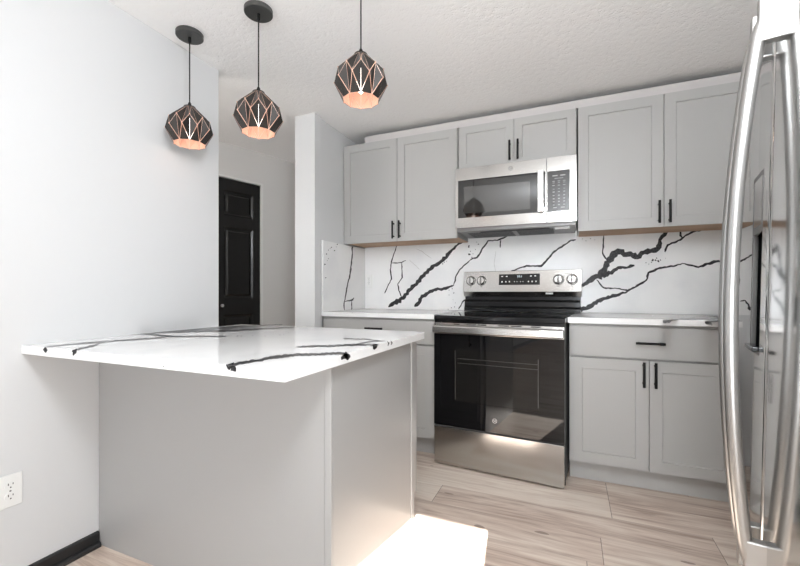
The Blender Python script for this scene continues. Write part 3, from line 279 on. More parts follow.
ISL_TOP = [[[-16637,7898,-16790,7969],[-16664,7973,-17006,8133],[-16675,8041,-17017,8202],[-16595,8066,-16953,8236],[-16642,8152,-16980,8314],[-16569,8181,-17005,8391],[-16579,8250,-17015,8462],[-16635,8342,-16942,8493],[-16617,8399,-17076,8626],[-16611,8462,-16974,8644],[-16559,8503,-17018,8734],[-16632,8607,-16995,8792],[-16652,8685,-16950,8837],[-16554,8702,-16956,8910],[-16548,8767,-16952,8978],[-16506,8814,-16977,9061],[-16512,8887,-17056,9175],[-16521,8961,-17049,9243],[-16499,9020,-17020,9300],[-16547,9117,-16905,9311],[-16382,9099,-16928,9397],[-16294,9122,-16856,9432],[-16345,9222,-16709,9425],[-16448,9353,-16839,9572],[-16303,9345,-16786,9618],[-16241,9384,-16823,9716],[-16175,9422,-16723,9737],[-16193,9509,-16710,9808],[-16302,9650,-16924,10013],[-16380,9774,-16784,10012],[-16161,9724,-16610,9990],[-16206,9830,-16590,10060],[-16192,9902,-16769,10250],[-16233,10008,-16757,10327],[-16041,9972,-16473,10237],[-15998,10027,-16576,10385],[-15987,10103,-16574,10469],[-16041,10220,-16425,10461],[-16061,10317,-16595,10655],[-15898,10298,-16335,10577],[-15970,10429,-16388,10699],[-15841,10432,-16342,10758],[-15851,10526,-16419,10899],[-15897,10645,-16488,11036],[-15692,10599,-16308,11010],[-15859,10801,-16312,11106],[-15761,10826,-16400,11260],[-15730,10897,-16225,11236],[-15634,10923,-16212,11323],[-15693,11058,-16175,11394],[-15494,11014,-16091,11431],[-15705,11261,-16132,11561],[-15461,11189,-16090,11634],[-15593,11384,-16153,11783],[-15495,11415,-16078,11835],[-15755,11707,-16264,12077],[-15642,11726,-16340,12244],[-15504,11719,-16301,12322],[-15424,11758,-16037,12225],[-15320,11779,-15966,12275],[-15270,11840,-15869,12304],[-15216,11899,-15803,12358],[-15102,11912,-15581,12289],[-15020,11948,-15520,12346],[-14957,12001,-15380,12341],[-14914,12070,-15437,12493],[-14813,12093,-15255,12453],[-14845,12224,-15263,12569],[-14635,12161,-15158,12596],[-14724,12347,-15141,12697],[-14497,12268,-15103,12780],[-14406,12302,-14898,12722],[-14344,12362,-14851,12799],[-14153,12310,-14645,12738],[-14256,12515,-14694,12899],[-14118,12509,-14451,12804],[-13946,12471,-14330,12815],[-13921,12565,-14369,12970],[-13796,12570,-14204,12941],[-13661,12564,-14061,12932],[-13712,12730,-14015,13011],[-13560,12708,-13915,13041],[-13572,12841,-13727,12987]],[[-14957,7845,-15117,7924],[-14905,7886,-15293,8080],[-14770,7886,-15297,8152],[-14972,8056,-15573,8362],[-15050,8166,-15481,8387],[-15079,8250,-15581,8512],[-15092,8327,-15572,8579],[-15332,8525,-15864,8808],[-15158,8504,-15869,8885],[-15407,8711,-15917,8987],[-15439,8808,-16127,9173],[-15788,9068,-16437,9405],[-16061,9287,-16308,9417]],[[-19019,11348,-19281,11504],[-18778,11299,-19265,11590],[-18902,11467,-19362,11745],[-18771,11483,-19446,11894],[-18737,11558,-19408,11970],[-18573,11553,-19290,11997],[-18439,11567,-19100,11979],[-18449,11670,-18912,11962],[-18491,11795,-19076,12166],[-18332,11792,-19023,12234],[-18128,11760,-18842,12221],[-18053,11811,-18761,12271],[-18180,11994,-18845,12431],[-17948,11942,-18720,12453],[-18071,12124,-18696,12545],[-17847,12073,-18409,12458],[-17635,12030,-18107,12356],[-17450,12005,-18081,12445],[-17393,12068,-18051,12531],[-17085,11954,-17856,12501],[-16867,11902,-17498,12353],[-16662,11857,-17376,12373],[-16691,11982,-17393,12493],[-16333,11823,-17060,12358],[-16278,11886,-16817,12286],[-16219,11947,-16838,12409],[-16044,11919,-16685,12403],[-15961,11961,-16250,12182]],[[-19467,13187,-19717,13356],[-19022,12994,-19680,13443],[-19087,13149,-19720,13584],[-18967,13177,-19622,13631],[-18908,13247,-19445,13623],[-18603,13145,-19317,13649],[-18660,13298,-19187,13672],[-18648,13403,-19324,13888],[-18403,13340,-19039,13801],[-18459,13495,-19125,13982],[-18338,13522,-18887,13927],[-18217,13549,-18786,13972],[-18064,13552,-18722,14044],[-17980,13606,-18437,13951],[-17870,13640,-18582,14183],[-17809,13712,-18406,14171],[-17746,13783,-18174,14115],[-17583,13776,-18185,14246],[-17629,13934,-18160,14349],[-17598,14030,-18086,14416],[-17553,14117,-18101,14553],[-17300,14037,-18039,14631],[-17384,14228,-18139,14841],[-17397,14364,-18093,14934],[-17356,14457,-18201,15155],[-17133,14399,-17945,15076],[-17285,14655,-18164,15394],[-17307,14804,-18108,15483],[-17194,14839,-17793,15352],[-17000,14805,-17963,15636],[-16990,14929,-17723,15568],[-16858,14948,-17620,15618],[-16762,14998,-17559,15704],[-16890,15248,-18001,16242],[-17015,15498,-17793,16199],[-16741,15387,-17433,16016],[-16628,15421,-17671,16379],[-16685,15613,-17493,16361],[-16481,15563,-17502,16517],[-16553,15772,-17493,16659],[-16663,16019,-17513,16829],[-16258,15783,-17303,16789],[-16743,16407,-17454,17098],[-16497,16324,-17428,17237],[-16587,16571,-17230,17208],[-16358,16503,-16963,17108],[-16205,16510,-16885,17197],[-16132,16598,-16915,17396],[-16300,16934,-17056,17713],[-16290,17091,-16822,17645],[-16271,17240,-16935,17938],[-16151,17277,-16671,17829],[-16053,17337,-16528,17846],[-16119,17575,-16560,18051],[-15984,17596,-16648,18321],[-16002,17786,-16444,18273],[-15950,17901,-16524,18539],[-15861,17975,-16489,18681],[-15864,18155,-16479,18852],[-15698,18143,-16278,18807],[-15802,18442,-16182,18881],[-15722,18532,-16236,19132],[-15765,18766,-16141,19210],[-15470,18603,-16012,19249],[-15552,18888,-15785,19170]],[[-18404,12349,-18702,12548],[-18163,12291,-18736,12677],[-18233,12443,-18660,12733],[-18213,12535,-18717,12880],[-18064,12539,-18529,12860],[-17793,12457,-18393,12875],[-17729,12519,-18437,13017],[-17789,12669,-18513,13182],[-17615,12653,-18138,13027],[-17680,12809,-18393,13324],[-17400,12716,-18103,13228],[-17485,12888,-18141,13370],[-17550,13048,-18097,13453],[-17308,12981,-18024,13516],[-17295,13084,-18088,13682],[-17230,13149,-18045,13769],[-17120,13180,-17885,13767],[-16856,13091,-17659,13712],[-16920,13256,-17651,13827],[-16876,13338,-17667,13959],[-16849,13432,-17671,14084],[-16773,13489,-17297,13908],[-16552,13428,-17164,13922],[-16754,13710,-17370,14213],[-16690,13779,-17322,14298],[-16281,13562,-17163,14292],[-16254,13659,-17096,14363],[-16144,13688,-16935,14355],[-16291,13934,-16926,14475],[-16236,14011,-16997,14665],[-16110,14028,-16952,14757],[-16028,14082,-16809,14765],[-15870,14070,-16669,14775],[-15995,14308,-16664,14904],[-15750,14218,-16393,14795],[-15550,14172,-16490,15023],[-15578,14332,-16527,15199],[-15443,14344,-16374,15203],[-15442,14480,-16299,15278],[-15430,14608,-16061,15201],[-15346,14668,-16132,15415],[-15282,14749,-16100,15533],[-15047,14665,-15901,15490],[-15132,14890,-15735,15479],[-15011,14916,-15803,15698],[-14983,15035,-15526,15575],[-15009,15207,-15941,16141],[-14954,15298,-15759,16113],[-14901,15392,-15569,16075],[-14878,15518,-15597,16261],[-14681,15464,-15360,16173],[-14736,15674,-15328,16297],[-14668,15756,-15352,16484],[-14575,15812,-15335,16629],[-14702,16107,-15494,16968],[-14603,16156,-15133,16739],[-14600,16312,-15067,16831],[-14484,16344,-15165,17108],[-14297,16295,-14955,17041],[-14467,16653,-14901,17149],[-14294,16621,-14817,17226],[-14178,16653,-14627,17177],[-14071,16696,-14577,17293],[-14074,16870,-14619,17520],[-14071,17040,-14554,17620],[-14040,17177,-14376,17585],[-13861,17135,-14287,17658],[-13782,17216,-14159,17684],[-13619,17191,-14060,17745],[-13755,17544,-14033,17896],[-13606,17539,-13757,17733]],[[-8215,7764,-8333,7870],[-8048,7688,-8307,7924],[-8039,7756,-8384,8073],[-8030,7824,-8373,8142],[-7922,7801,-8282,8139],[-7965,7919,-8302,8239],[-7993,8026,-8338,8356],[-7935,8045,-8268,8367],[-7929,8115,-8293,8470],[-7957,8220,-8319,8577],[-7888,8230,-8129,8469],[-7898,8318,-8308,8730],[-7920,8421,-8306,8811],[-7895,8476,-8147,8734],[-7877,8540,-8119,8790],[-7805,8550,-8104,8860],[-7726,8553,-8139,8985],[-7874,8794,-8217,9158],[-7824,8829,-8246,9281],[-7883,8982,-8181,9304],[-7789,8970,-8256,9481],[-7804,9078,-8168,9480],[-7730,9088,-8149,9556],[-7678,9121,-8195,9708],[-7716,9255,-8120,9723],[-7624,9241,-7962,9637],[-7659,9377,-8122,9924],[-7605,9409,-8065,9958],[-7547,9436,-7887,9846],[-7624,9628,-7911,9977],[-7485,9556,-7820,9969],[-7563,9752,-7846,10109],[-7469,9736,-7869,10253],[-7456,9827,-7796,10271],[-7336,9778,-7658,10204],[-7310,9853,-7608,10251],[-7266,9905,-7632,10399],[-7139,9844,-7449,10267],[-7145,9963,-7512,10470],[-7153,10089,-7399,10433],[-6996,9984,-7334,10461],[-7001,10108,-7226,10429],[-6894,10071,-7119,10396],[-6863,10142,-7214,10653],[-6776,10129,-7086,10586],[-6805,10290,-7136,10782],[-6774,10363,-6978,10670],[-6615,10241,-6944,10743],[-6684,10469,-6952,10882],[-6541,10369,-6782,10746],[-6530,10475,-6838,10962],[-6448,10471,-6783,11007],[-6359,10453,-6668,10953],[-6368,10595,-6587,10953],[-6366,10721,-6487,10922]],[[-8716,11303,-8829,11449],[-8628,11312,-8839,11586],[-8487,11250,-8721,11558],[-8475,11358,-8804,11795],[-8385,11362,-8675,11752],[-8379,11480,-8601,11782],[-8269,11457,-8595,11905],[-8207,11500,-8552,11979],[-8141,11537,-8489,12026],[-8127,11648,-8412,12054],[-8092,11732,-8337,12084],[-7961,11676,-8240,12082],[-7906,11731,-8166,12114],[-7865,11807,-8148,12228],[-7739,11756,-7982,12121],[-7685,11811,-8057,12377],[-7650,11897,-7921,12314],[-7544,11873,-7786,12249],[-7608,12114,-7840,12481],[-7441,11994,-7804,12573],[-7445,12146,-7716,12584],[-7331,12108,-7563,12487],[-7328,12253,-7659,12799],[-7268,12303,-7574,12815],[-7193,12329,-7508,12863],[-7052,12241,-7334,12726],[-7051,12395,-7363,12938],[-6977,12421,-7196,12809],[-6942,12520,-7211,13003],[-6847,12510,-7095,12962],[-6760,12515,-7002,12961],[-6654,12484,-6905,12954],[-6686,12712,-6901,13120],[-6618,12753,-6851,13202],[-6445,12591,-6698,13083],[-6390,12656,-6720,13307],[-6274,12600,-6568,13188],[-6379,12990,-6487,13208]],[[-8605,14170,-8682,14298],[-8472,14129,-8637,14406],[-8353,14108,-8569,14477],[-8236,14089,-8418,14404],[-8138,14103,-8334,14446],[-8048,14130,-8185,14372],[-7915,14079,-8090,14394],[-7833,14119,-8053,14520],[-7729,14118,-7889,14413],[-7683,14224,-7851,14538],[-7555,14178,-7713,14479],[-7474,14219,-7647,14555],[-7342,14142,-7520,14496],[-7229,14103,-7361,14370],[-7093,14016,-7230,14296],[-7035,14084,-7155,14334],[-6921,14039,-7045,14301],[-6789,13953,-6856,14096]],[[-7099,12553,-7177,12681],[-7089,12689,-7265,12981],[-7056,12787,-7272,13152],[-7096,13013,-7292,13349],[-7054,13102,-7260,13459],[-7035,13233,-7208,13537],[-7062,13442,-7218,13727],[-7002,13503,-7183,13847],[-6980,13641,-7146,13959],[-6904,13676,-7035,13930],[-6839,13733,-7015,14081],[-6798,13840,-6919,14082],[-6732,13896,-6872,14180],[-6673,13968,-6794,14217],[-6651,14120,-6700,14220]],[[-13812,12822,-14038,13034],[-13694,12751,-14301,13322],[-13760,12854,-14000,13081]],[[-13590,12757,-13731,12890],[-13454,12659,-13880,13064],[-13639,12868,-13831,13051]],[[-13201,13058,-13437,13293],[-12992,12891,-13679,13580],[-13209,13151,-13411,13354]],[[-13100,13170,-13343,13416],[-12885,12994,-13369,13487],[-13129,13286,-13319,13479]],[[-12848,13576,-13005,13743],[-12577,13322,-13103,13884],[-12769,13563,-12924,13729]],[[-12191,13621,-12325,13771],[-12032,13478,-12368,13858],[-12091,13581,-12242,13753]],[[-11935,14275,-12095,14468],[-11666,13999,-12159,14597],[-11789,14199,-11922,14360]],[[-11813,14389,-11967,14577],[-11694,14283,-12172,14873],[-11798,14453,-11938,14625]],[[-12132,15132,-12300,15344],[-12046,15067,-12444,15569],[-12000,15052,-12121,15205]],[[-12114,15963,-12283,16189],[-11946,15775,-12324,16280],[-12001,15884,-12144,16075]],[[-12116,16465,-12283,16695],[-12007,16353,-12465,16982],[-12071,16479,-12213,16674]],[[-16465,16125,-16766,16422],[-16196,15900,-16935,16632],[-16378,16123,-16658,16401]]]
ISL_FRONT = [[[-16637,8627,-16562,8627],[-16760,8541,-16475,8526],[-16650,8445,-16565,8435]],[[-15097,8563,-15045,8618],[-14980,8509,-14799,8677],[-14872,8503,-14834,8532]],[[-14957,8558,-14907,8541],[-15044,8516,-14928,8477],[-15044,8445,-15004,8432]],[[-10724,8372,-10724,8398],[-10662,8389,-10662,8407]],[[-8308,8589,-8303,8617],[-8255,8502,-8235,8625],[-8193,8478,-8165,8642],[-8137,8532,-8047,8694],[-8157,8457,-8007,8604],[-8111,8469,-7957,8553],[-8001,8447,-7957,8463]]]
ISL_RIGHT = [[[10721,8685,10814,8634],[10618,8616,10882,8464],[10559,8572,10759,8450],[10449,8558,10599,8465],[10446,8478,10487,8452]],[[10657,8637,10741,8642],[10550,8573,10881,8592],[10678,8521,10987,8544],[10711,8452,11018,8479],[10823,8390,10896,8396]],[[12877,8660,12956,8619],[12564,8669,12888,8514],[12594,8516,12684,8475]],[[13771,8649,13820,8654],[13855,8569,13974,8561],[13811,8475,13870,8463]],[[14080,8630,14126,8640],[14157,8542,14289,8534],[14101,8481,14155,8464]]]

# ================================================================ THE SETTING
CZ = 2.295
XL, XP, YB = -1.81, -1.641, 3.045
SX = -1.614                                                    # face of the side splash
def struct(name, mb, m, **kw): return tag(mb.build(name, m, **kw), kind='structure')
struct('floor', MB().box((-3.6, -8.7, -0.06), (1.45, 4.9, 0)), m_floor)
struct('ceiling', MB().box((-3.6, -8.7, CZ), (1.45, 4.9, CZ+0.06)), m_ceil)
struct('wall_back', MB().box((XP, YB, 0), (1.35, YB+0.1, CZ)), m_wall)
struct('wall_left', MB().box((XL-0.115, -8.5, 0), (XL, 1.658, CZ)), m_wall)
struct('wall_partition', MB().box((-1.788, 2.305, 0), (-1.622, 2.385, CZ)).box((-1.788, 2.385, 0), (XP, 4.6, CZ)), m_wall)
struct('wall_right', MB().box((1.35, -8.6, 0), (1.45, YB+0.1, CZ)), m_wall)
wr = MB().box((XL-0.2, -8.6, 0), (0.50, -8.5, CZ)).box((0.94, -8.6, 0), (1.35, -8.5, CZ)).box((0.50, -8.6, 2.053), (0.94, -8.5, CZ)).box((0.50, -8.6, 0), (0.94, -8.5, 1.89))  # unseen wall; its high slot is added to shape the floor sun patch
struct('wall_rear', wr, m_wall)
# angled hall wall with the closet opening
hd = Vector((0.2805, 0.9599, 0)).normalized()                   # direction of the hall wall
h0 = Vector((-2.665, 2.377, 0))                                # on the wall, left side of the visible leaf
root_h = empty('wall_hall', (h0.x, h0.y, 0), (0, 0, math.atan2(hd.y, hd.x))); tag(root_h, kind='structure')
# local frame: x along the wall (away from camera), y = into the wall
LW = 0.445
mb = MB().box((-2.6, 0, 0), (-LW-0.03, 0.1, CZ)).box((LW-0.005, 0, 0), (2.6, 0.1, CZ)).box((-LW-0.03, 0, 2.015), (LW-0.005, 0.1, CZ))
o = mb.build('wall_surface', m_hall, root_h, world=False); tag(o, kind='structure')
struct('wall_hall_end', MB().box((-3.5, 4.6, 0), (-1.6, 4.7, CZ)), m_hall)
struct('wall_hall_near', MB().box((-3.6, 0.2, 0), (XL-0.115, 0.3, CZ)), m_hall)
struct('wall_hall_side', MB().box((-3.6, 0.2, 0), (-3.5, 4.7, CZ)), m_hall)

# closet door (bifold, black, moulded panels)
dr = empty('door_1', (h0.x, h0.y, 0), (0, 0, math.atan2(hd.y, hd.x)))
tag(dr, 'black bifold closet door with moulded panels in the hallway beyond the white wall', 'door', kind='structure')
def leaf(x0, x1):
    a, b = x0+0.065, x1-0.065
    return MB().slab(x0, 0.012, x1, 2.003, 0.008, 0.034, [(a, 1.70, b, 1.905), (a, 1.00, b, 1.60), (a, 0.20, b, 0.865)],
                     [(0.004, 0.004), (0.016, 0.010), (0.024, 0.010), (0.038, 0.001)]).build('door_leaf', m_blackdoor, dr, world=False, smooth=False)
leaf(-LW+0.01, 0.035 - 0.003)
rl_ = leaf(0.035, LW-0.012)
kb = MB().lathe([(0.006, 0), (0.006, 0.018), (0.014, 0.022), (0.017, 0.030), (0.013, 0.038), (0.004, 0.041)], (0.072, 0.008, 0.945), 16, axis='Y')
kb.build('knob', m_chrome, rl_, world=False, smooth=True)
tr = MB().box((-LW-0.03, -0.006, 2.008), (LW+0.012, 0.035, 2.026)).box((LW-0.011, -0.006, 0), (LW+0.012, 0.035, 2.026)).box((-LW-0.03, -0.004, 0), (-LW-0.012, 0.035, 2.022))
o = tr.build('jamb_trim', m_trim, dr, bevel=0.002, world=False)

# baseboard: black with shoe moulding
prof = [(XL, 0.0), (XL+0.026, 0.0), (XL+0.026, 0.010), (XL+0.021, 0.018), (XL+0.012, 0.021), (XL+0.012, 0.055), (XL+0.009, 0.060), (XL, 0.060)]
mb = MB(); n_ = len(prof)
mb.add([(x, -8.4, z) for x, z in prof] + [(x, 1.036, z) for x, z in prof],
       [tuple(range(n_)), tuple(range(n_, 2*n_))[::-1]] + [(i, i+n_, (i+1) % n_+n_, (i+1) % n_) for i in range(n_)])
o = mb.build('baseboard_left', m_blackbase); tag(o, kind='structure')
# trim board closing the gap between the upper cabinets and the ceiling
struct('trim_1', MB().box((-1.46, 2.732, 2.203), (0.96, 2.750, 2.253)), m_strip)

# ================================================================ OUTLETS
def outlet(loc, rot, label):
    t = empty('wall_outlet', loc, rot); tag(t, label, 'outlet')
    o = MB().box((-0.035, -0.006, -0.057), (0.035, 0, 0.057)).build('cover_plate', m_plastic, t, bevel=0.003, world=False)
    for s in (1, -1):
        pts = [(math.cos(a)*0.0165, math.sin(a)*0.0145) for a in [2*math.pi*i/16 for i in range(16)]]
        mb = MB().add([(x, -0.006, z+s*0.0195) for x, z in pts] + [(x, -0.0085, z+s*0.0195) for x, z in pts],
                      [tuple(range(16, 32))] + [(i, (i+1) % 16, (i+1) % 16+16, i+16) for i in range(16)])
        rc = mb.build('receptacle', m_plastic, t, world=False)
        mb = MB().box((-0.0075, -0.0092, s*0.0195+0.001), (-0.0052, -0.0084, s*0.0195+0.009)).box((0.0052, -0.0092, s*0.0195+0.002), (0.0075, -0.0084, s*0.0195+0.008))
        mb.lathe([(0.0024, 0), (0.0024, 0.0008)], (0, -0.0084, s*0.0195-0.0065), 10, axis='Y')
        mb.build('slots', m_slot, rc, world=False)
    MB().lathe([(0.003, 0), (0.003, 0.0012)], (0, -0.006, 0), 10, axis='Y').build('screw', m_grille, t, world=False)
    return t
outlet((XL, 0.752, 0.356), (0, 0, R(90)), 'white duplex outlet on the white wall left of the island')
outlet((-1.575, 3.03, 1.15), (0, 0, 0), 'white duplex outlet on the marbled backsplash in the left counter corner')

# ================================================================ STONE
mb = MB().box((SX+0.0002, 3.03, 0.9148), (1.348, YB-0.001, 1.50)).strips(BACK, 'Y', 3.0296, 1).strips(BACK_FAINT, 'Y', 3.0297, 2)
tag(mb.build('stone_backsplash', [m_stone, m_vein, m_faint], loc=(0, 3.04, 0.914)), 'white quartz backsplash with bold charcoal veins behind the range', 'backsplash')
mb = MB().box((XP+0.0005, 2.395, 0.9148), (SX, 3.044, 1.423)).strips(SIDE, 'X', SX+0.0004, 1)
tag(mb.build('stone_side_splash', [m_stone, m_vein], loc=(XP, 2.7, 0.914)), 'white quartz side splash with one thin vein on the partition wall', 'backsplash')
mb = MB().prism([(XP+0.001, 2.392), (-0.785, 2.392), (-0.730, 3.029), (XP+0.001, 3.029)], 0.884, 0.914)
b_ = mb.strips(CTR_LEFT[-1:], 'Z', 0.9143, 1).strips(CTR_LEFT[:-1], 'Z', 0.9143, 2)
tag(b_.build('stone_worktop', [m_stone, m_vein, mat('grey_vein', (0.3, 0.3, 0.3), 0.15)], loc=(-1.2, 2.7, 0.884)), 'white quartz worktop on the left base cabinet beside the partition wall', 'worktop')
mb = MB().prism([(-0.012, 2.392), (0.757, 2.392), (0.757, 3.029), (0.046, 3.029)], 0.884, 0.914).strips(CTR_RIGHT, 'Z', 0.9143, 1)
tag(mb.build('stone_worktop', [m_stone, m_vein], loc=(0.37, 2.7, 0.884)), 'white quartz worktop on the right base cabinet between range and fridge', 'worktop')

# ================================================================ ISLAND
IZ = 0.8612
isl = empty('island_cabinet', (-1.24, 1.45, 0)); tag(isl, 'light grey panelled island cabinet under the overhanging stone top', 'cabinet')
MB().box((XL+0.002, 1.052, 0.10), (-0.680, 1.80, IZ-0.0315)).build('carcass', m_isl, isl)
MB().box((XL+0.002, 1.10, 0.001), (-0.70, 1.74, 0.10)).build('plinth', m_toe, isl)
MB().box((XL+0.002, 1.040, 0.001), (-0.695, 1.050, IZ-0.0315)).build('front_panel', m_isl, isl, bevel=0.0015)
MB().box((-0.6935, 1.036, 0.001), (-0.669, 1.050, IZ-0.0315)).build('corner_post', m_isl, isl, bevel=0.003)
MB().box((-0.6785, 1.0515, 0.001), (-0.671, 1.700, IZ-0.0315)).build('end_panel', m_isl, isl, bevel=0.0015)
MB().box((-0.6785, 1.7035, 0.001), (-0.666, 1.735, IZ-0.0315)).build('edge_stile', m_isl, isl, bevel=0.003)
for i in range(3):
    x0 = XL+0.03 + i*0.365
    d = MB().slab(0, 0, 0.355, 0.68, 0, 0.018, [(0.055, 0.055, 0.30, 0.625)], [(0.003, 0.007)])
    d.v = [(x0+0.355-x, 1.82-y, 0.12+z) for x, y, z in d.v]
    d = d.build('door', m_cab, isl)
    hh = MB().box((x0+0.30, 1.845, 0.66), (x0+0.31, 1.853, 0.79)).box((x0+0.30, 1.82, 0.67), (x0+0.31, 1.846, 0.68)).box((x0+0.30, 1.82, 0.77), (x0+0.31, 1.846, 0.78))
    hh.build('handle', m_blackbar, d)
c = 0.012
pts = [(XL+0.0005, 0.786), (-0.640, 0.786), (-0.640, 1.875-0.03), (-0.645, 1.875-0.012), (-0.657, 1.875), (XL+0.0005, 1.875)]
pts = [(XL+0.0005, 0.786), (-0.640, 0.786), (-0.640, 1.800), (-0.646, 1.816), (-0.660, 1.824), (XL+0.0005, 1.824)]
mb = MB().prism(pts, IZ-0.030, IZ)
mb.strips(ISL_TOP, 'Z', IZ+0.0003, 1).strips(ISL_FRONT, 'Y', 0.7857, 1).strips(ISL_RIGHT, 'X', -0.6397, 1)
tag(mb.build('island_stone_top', [m_stone, m_vein], loc=(-1.2, 1.3, IZ-0.03)), 'white quartz island top with dark veins, overhanging toward the camera', 'worktop')

# ================================================================ CABINETS
def bar_handle(parent, x, z, length, y, vert=True):
    r = 0.0066; g = 0.030; mb = MB()
    if vert:
        mb.tube([(x, y-g, z-length/2), (x, y-g, z+length/2)], r, 10, up=(1, 0, 0))
        for s in (-1, 1): mb.tube([(x, y, z+s*length*0.36), (x, y-g, z+s*length*0.36)], r*0.85, 8, up=(1, 0, 0))
    else:
        mb.tube([(x-length/2, y-g, z), (x+length/2, y-g, z)], r, 10, up=(0, 0, 1))
        for s in (-1, 1): mb.tube([(x+s*length*0.36, y, z), (x+s*length*0.36, y-g, z)], r*0.85, 8, up=(0, 0, 1))
    return mb.build('handle', m_blackbar, parent, smooth=True)
def shaker(parent, x0, z0, x1, z1, y, name='door', st=0.057, hx=None, hz=None, L=0.13):
    rect = [(x0+st, z0+st, x1-st, z1-st)] if st else []
    o = MB().slab(x0, z0, x1, z1, y, 0.019, rect, [(0.0025, 0.0075)]).build(name, m_cab, parent, bevel=0.0012)
    if hx is not None: bar_handle(o, hx, hz, L, y, vert=(name == 'door'))
    return o
def upper(x0, x1, z0, z1, ydoor, label, hz, st=0.057, under=True):
    t = empty('upper_cabinet', ((x0+x1)/2, YB, z0)); tag(t, label, 'cabinet', 'shaker wall cabinets over the range wall')
    MB().box((max(x0, SX+0.0003), ydoor+0.020, z0+0.004), (x1, 3.029, z1)).box((x0, ydoor+0.020, z0+0.004), (x0+0.02, ydoor+0.05, z1)).build('carcass', m_cab, t)
    if under: MB().box((x0+0.012, ydoor+0.023, z0-0.0005), (x1-0.001, 3.0285, z0+0.0035)).build('wood_underside', m_tan, t)
    xm = (x0+x1)/2
    shaker(t, x0+0.004, z0-0.004, xm-0.002, z1-0.002, ydoor, 'door', st, xm-0.026, hz)
    shaker(t, xm+0.002, z0-0.004, x1-0.004, z1-0.002, ydoor, 'door', st, xm+0.026, hz)
    return t
UZ0, UZ1 = 1.437, 2.200
upper(-1.6395, -0.722, UZ0, UZ1, 2.715, 'tall grey shaker wall cabinet left of the microwave', 1.515)
upper(-0.716, 0.036, 1.892, UZ1, 2.715, 'short grey shaker wall cabinet directly above the microwave', 1.985, 0.050, False)
upper(0.042, 0.954, UZ0, UZ1, 2.715, 'tall grey shaker wall cabinet right of the microwave, nearest the fridge', 1.515)

def base(x0, x1, cx0, cx1, label):
    t = empty('base_cabinet', ((x0+x1)/2, 2.75, 0)); tag(t, label, 'cabinet', 'shaker base cabinets under the worktops')
    MB().box((cx0, 2.426, 0.112), (cx1, 3.028, 0.8835)).build('carcass', m_cab, t)
    MB().box((x0, 2.425, 0.112), (x1, 2.445, 0.8835)).build('face_frame', m_cab, t)
    MB().box((x0+0.002, 2.483, 0.001), (x1-0.001, 2.495, 0.1115)).build('toe_kick', m_toe, t)
    return t
t = base(-0.004, 0.752, 0.062, 0.752, 'grey shaker base cabinet right of the range, wide drawer over two doors')
d = shaker(t, 0.004, 0.708, 0.748, 0.868, 2.405, 'drawer', 0); bar_handle(d, 0.378, 0.789, 0.13, 2.405, False)
shaker(t, 0.004, 0.124, 0.374, 0.696, 2.405, 'door', 0.057, 0.350, 0.627)
shaker(t, 0.378, 0.124, 0.748, 0.696, 2.405, 'door', 0.057, 0.402, 0.627)
t = base(-1.6395, -0.786, -1.6395, -0.786, 'grey shaker base cabinet left of the range, behind the island')
d = shaker(t, -1.622, 0.722, -0.790, 0.868, 2.405, 'drawer', 0); bar_handle(d, -1.205, 0.812, 0.13, 2.405, False)
shaker(t, -1.622, 0.124, -1.208, 0.710, 2.405, 'door', 0.057, -1.235, 0.64)
shaker(t, -1.204, 0.124, -0.790, 0.710, 2.405, 'door', 0.057, -1.178, 0.64)

# ================================================================ MICROWAVE (hung under the short cabinet)
mw = empty('microwave', (-0.345, 2.85, 1.466)); tag(mw, 'stainless over-the-range microwave with smoked window, under the short cabinet', 'microwave')
mx0, mx1, my, mz0, mz1 = -0.717, 0.036, 2.640, 1.487, 1.888
xd = -0.134
MB().box((mx0+0.003, my+0.035, 1.466), (mx1-0.003, 3.028, mz1-0.002)).build('body', m_grille, mw, bevel=0.002)
wx0, wx1, wz0, wz1 = -0.697, -0.142, 1.553, 1.806
door = MB().slab(mx0, mz0, xd-0.002, mz1, my, 0.033, [(wx0, wz0, wx1, wz1)], [(0.0, 0.031)]).build('door', m_steel, mw, bevel=0.002)
ty = lambda x: my + 0.0015 + (x-wx0)/(wx1-wx0)*0.0275             # the dark pane sits deeper toward its handle side
win = MB().add([(x, ty(x)+e, z) for e in (0, 0.0015) for x, z in ((wx0+0.001, wz0+0.001), (wx1-0.001, wz0+0.001), (wx1-0.001, wz1-0.001), (wx0+0.001, wz1-0.001))],
               [(0,1,2,3), (7,6,5,4), (0,4,5,1), (1,5,6,2), (2,6,7,3), (3,7,4,0)]).build('window', m_mwglass, door)
MB().box((wx0+0.0005, my+0.001, wz1-0.0009), (wx1-0.0005, my+0.0305, wz1-0.0002)).box((wx0+0.0005, my+0.001, wz0+0.0002), (wx1-0.0005, my+0.0305, wz0+0.0009)) \
    .box((wx1-0.0009, my+0.001, wz0+0.0005), (wx1-0.0002, my+0.0305, wz1-0.0005)).build('window_liner', m_panelblk, door)
MB().add([(x, ty(x)-0.0006, z) for x, z in ((wx0+0.038, wz0+0.030), (-0.235, wz0+0.030), (-0.235, wz1-0.045), (wx0+0.038, wz1-0.045))], [(0,1,2,3)]).build('window_screen', mat('grey_window_screen', (0.045, 0.044, 0.042), 0.03, spec=1.0), win)
MB().box((-0.186, my-0.036, wz0-0.002), (-0.150, my-0.022, wz1+0.004)) \
    .box((-0.180, my-0.025, wz0+0.002), (-0.156, my+0.029, wz0+0.02)).box((-0.180, my-0.025, wz1-0.02), (-0.156, my+0.029, wz1-0.002)).build('handle', m_steel_h, door, bevel=0.003)
pan = MB().slab(xd+0.002, mz0, mx1, mz1, my, 0.033, [(xd+0.004, 1.550, -0.001, 1.802)], [(0.001, 0.003)]).build('control_panel', m_steel, mw, bevel=0.002)
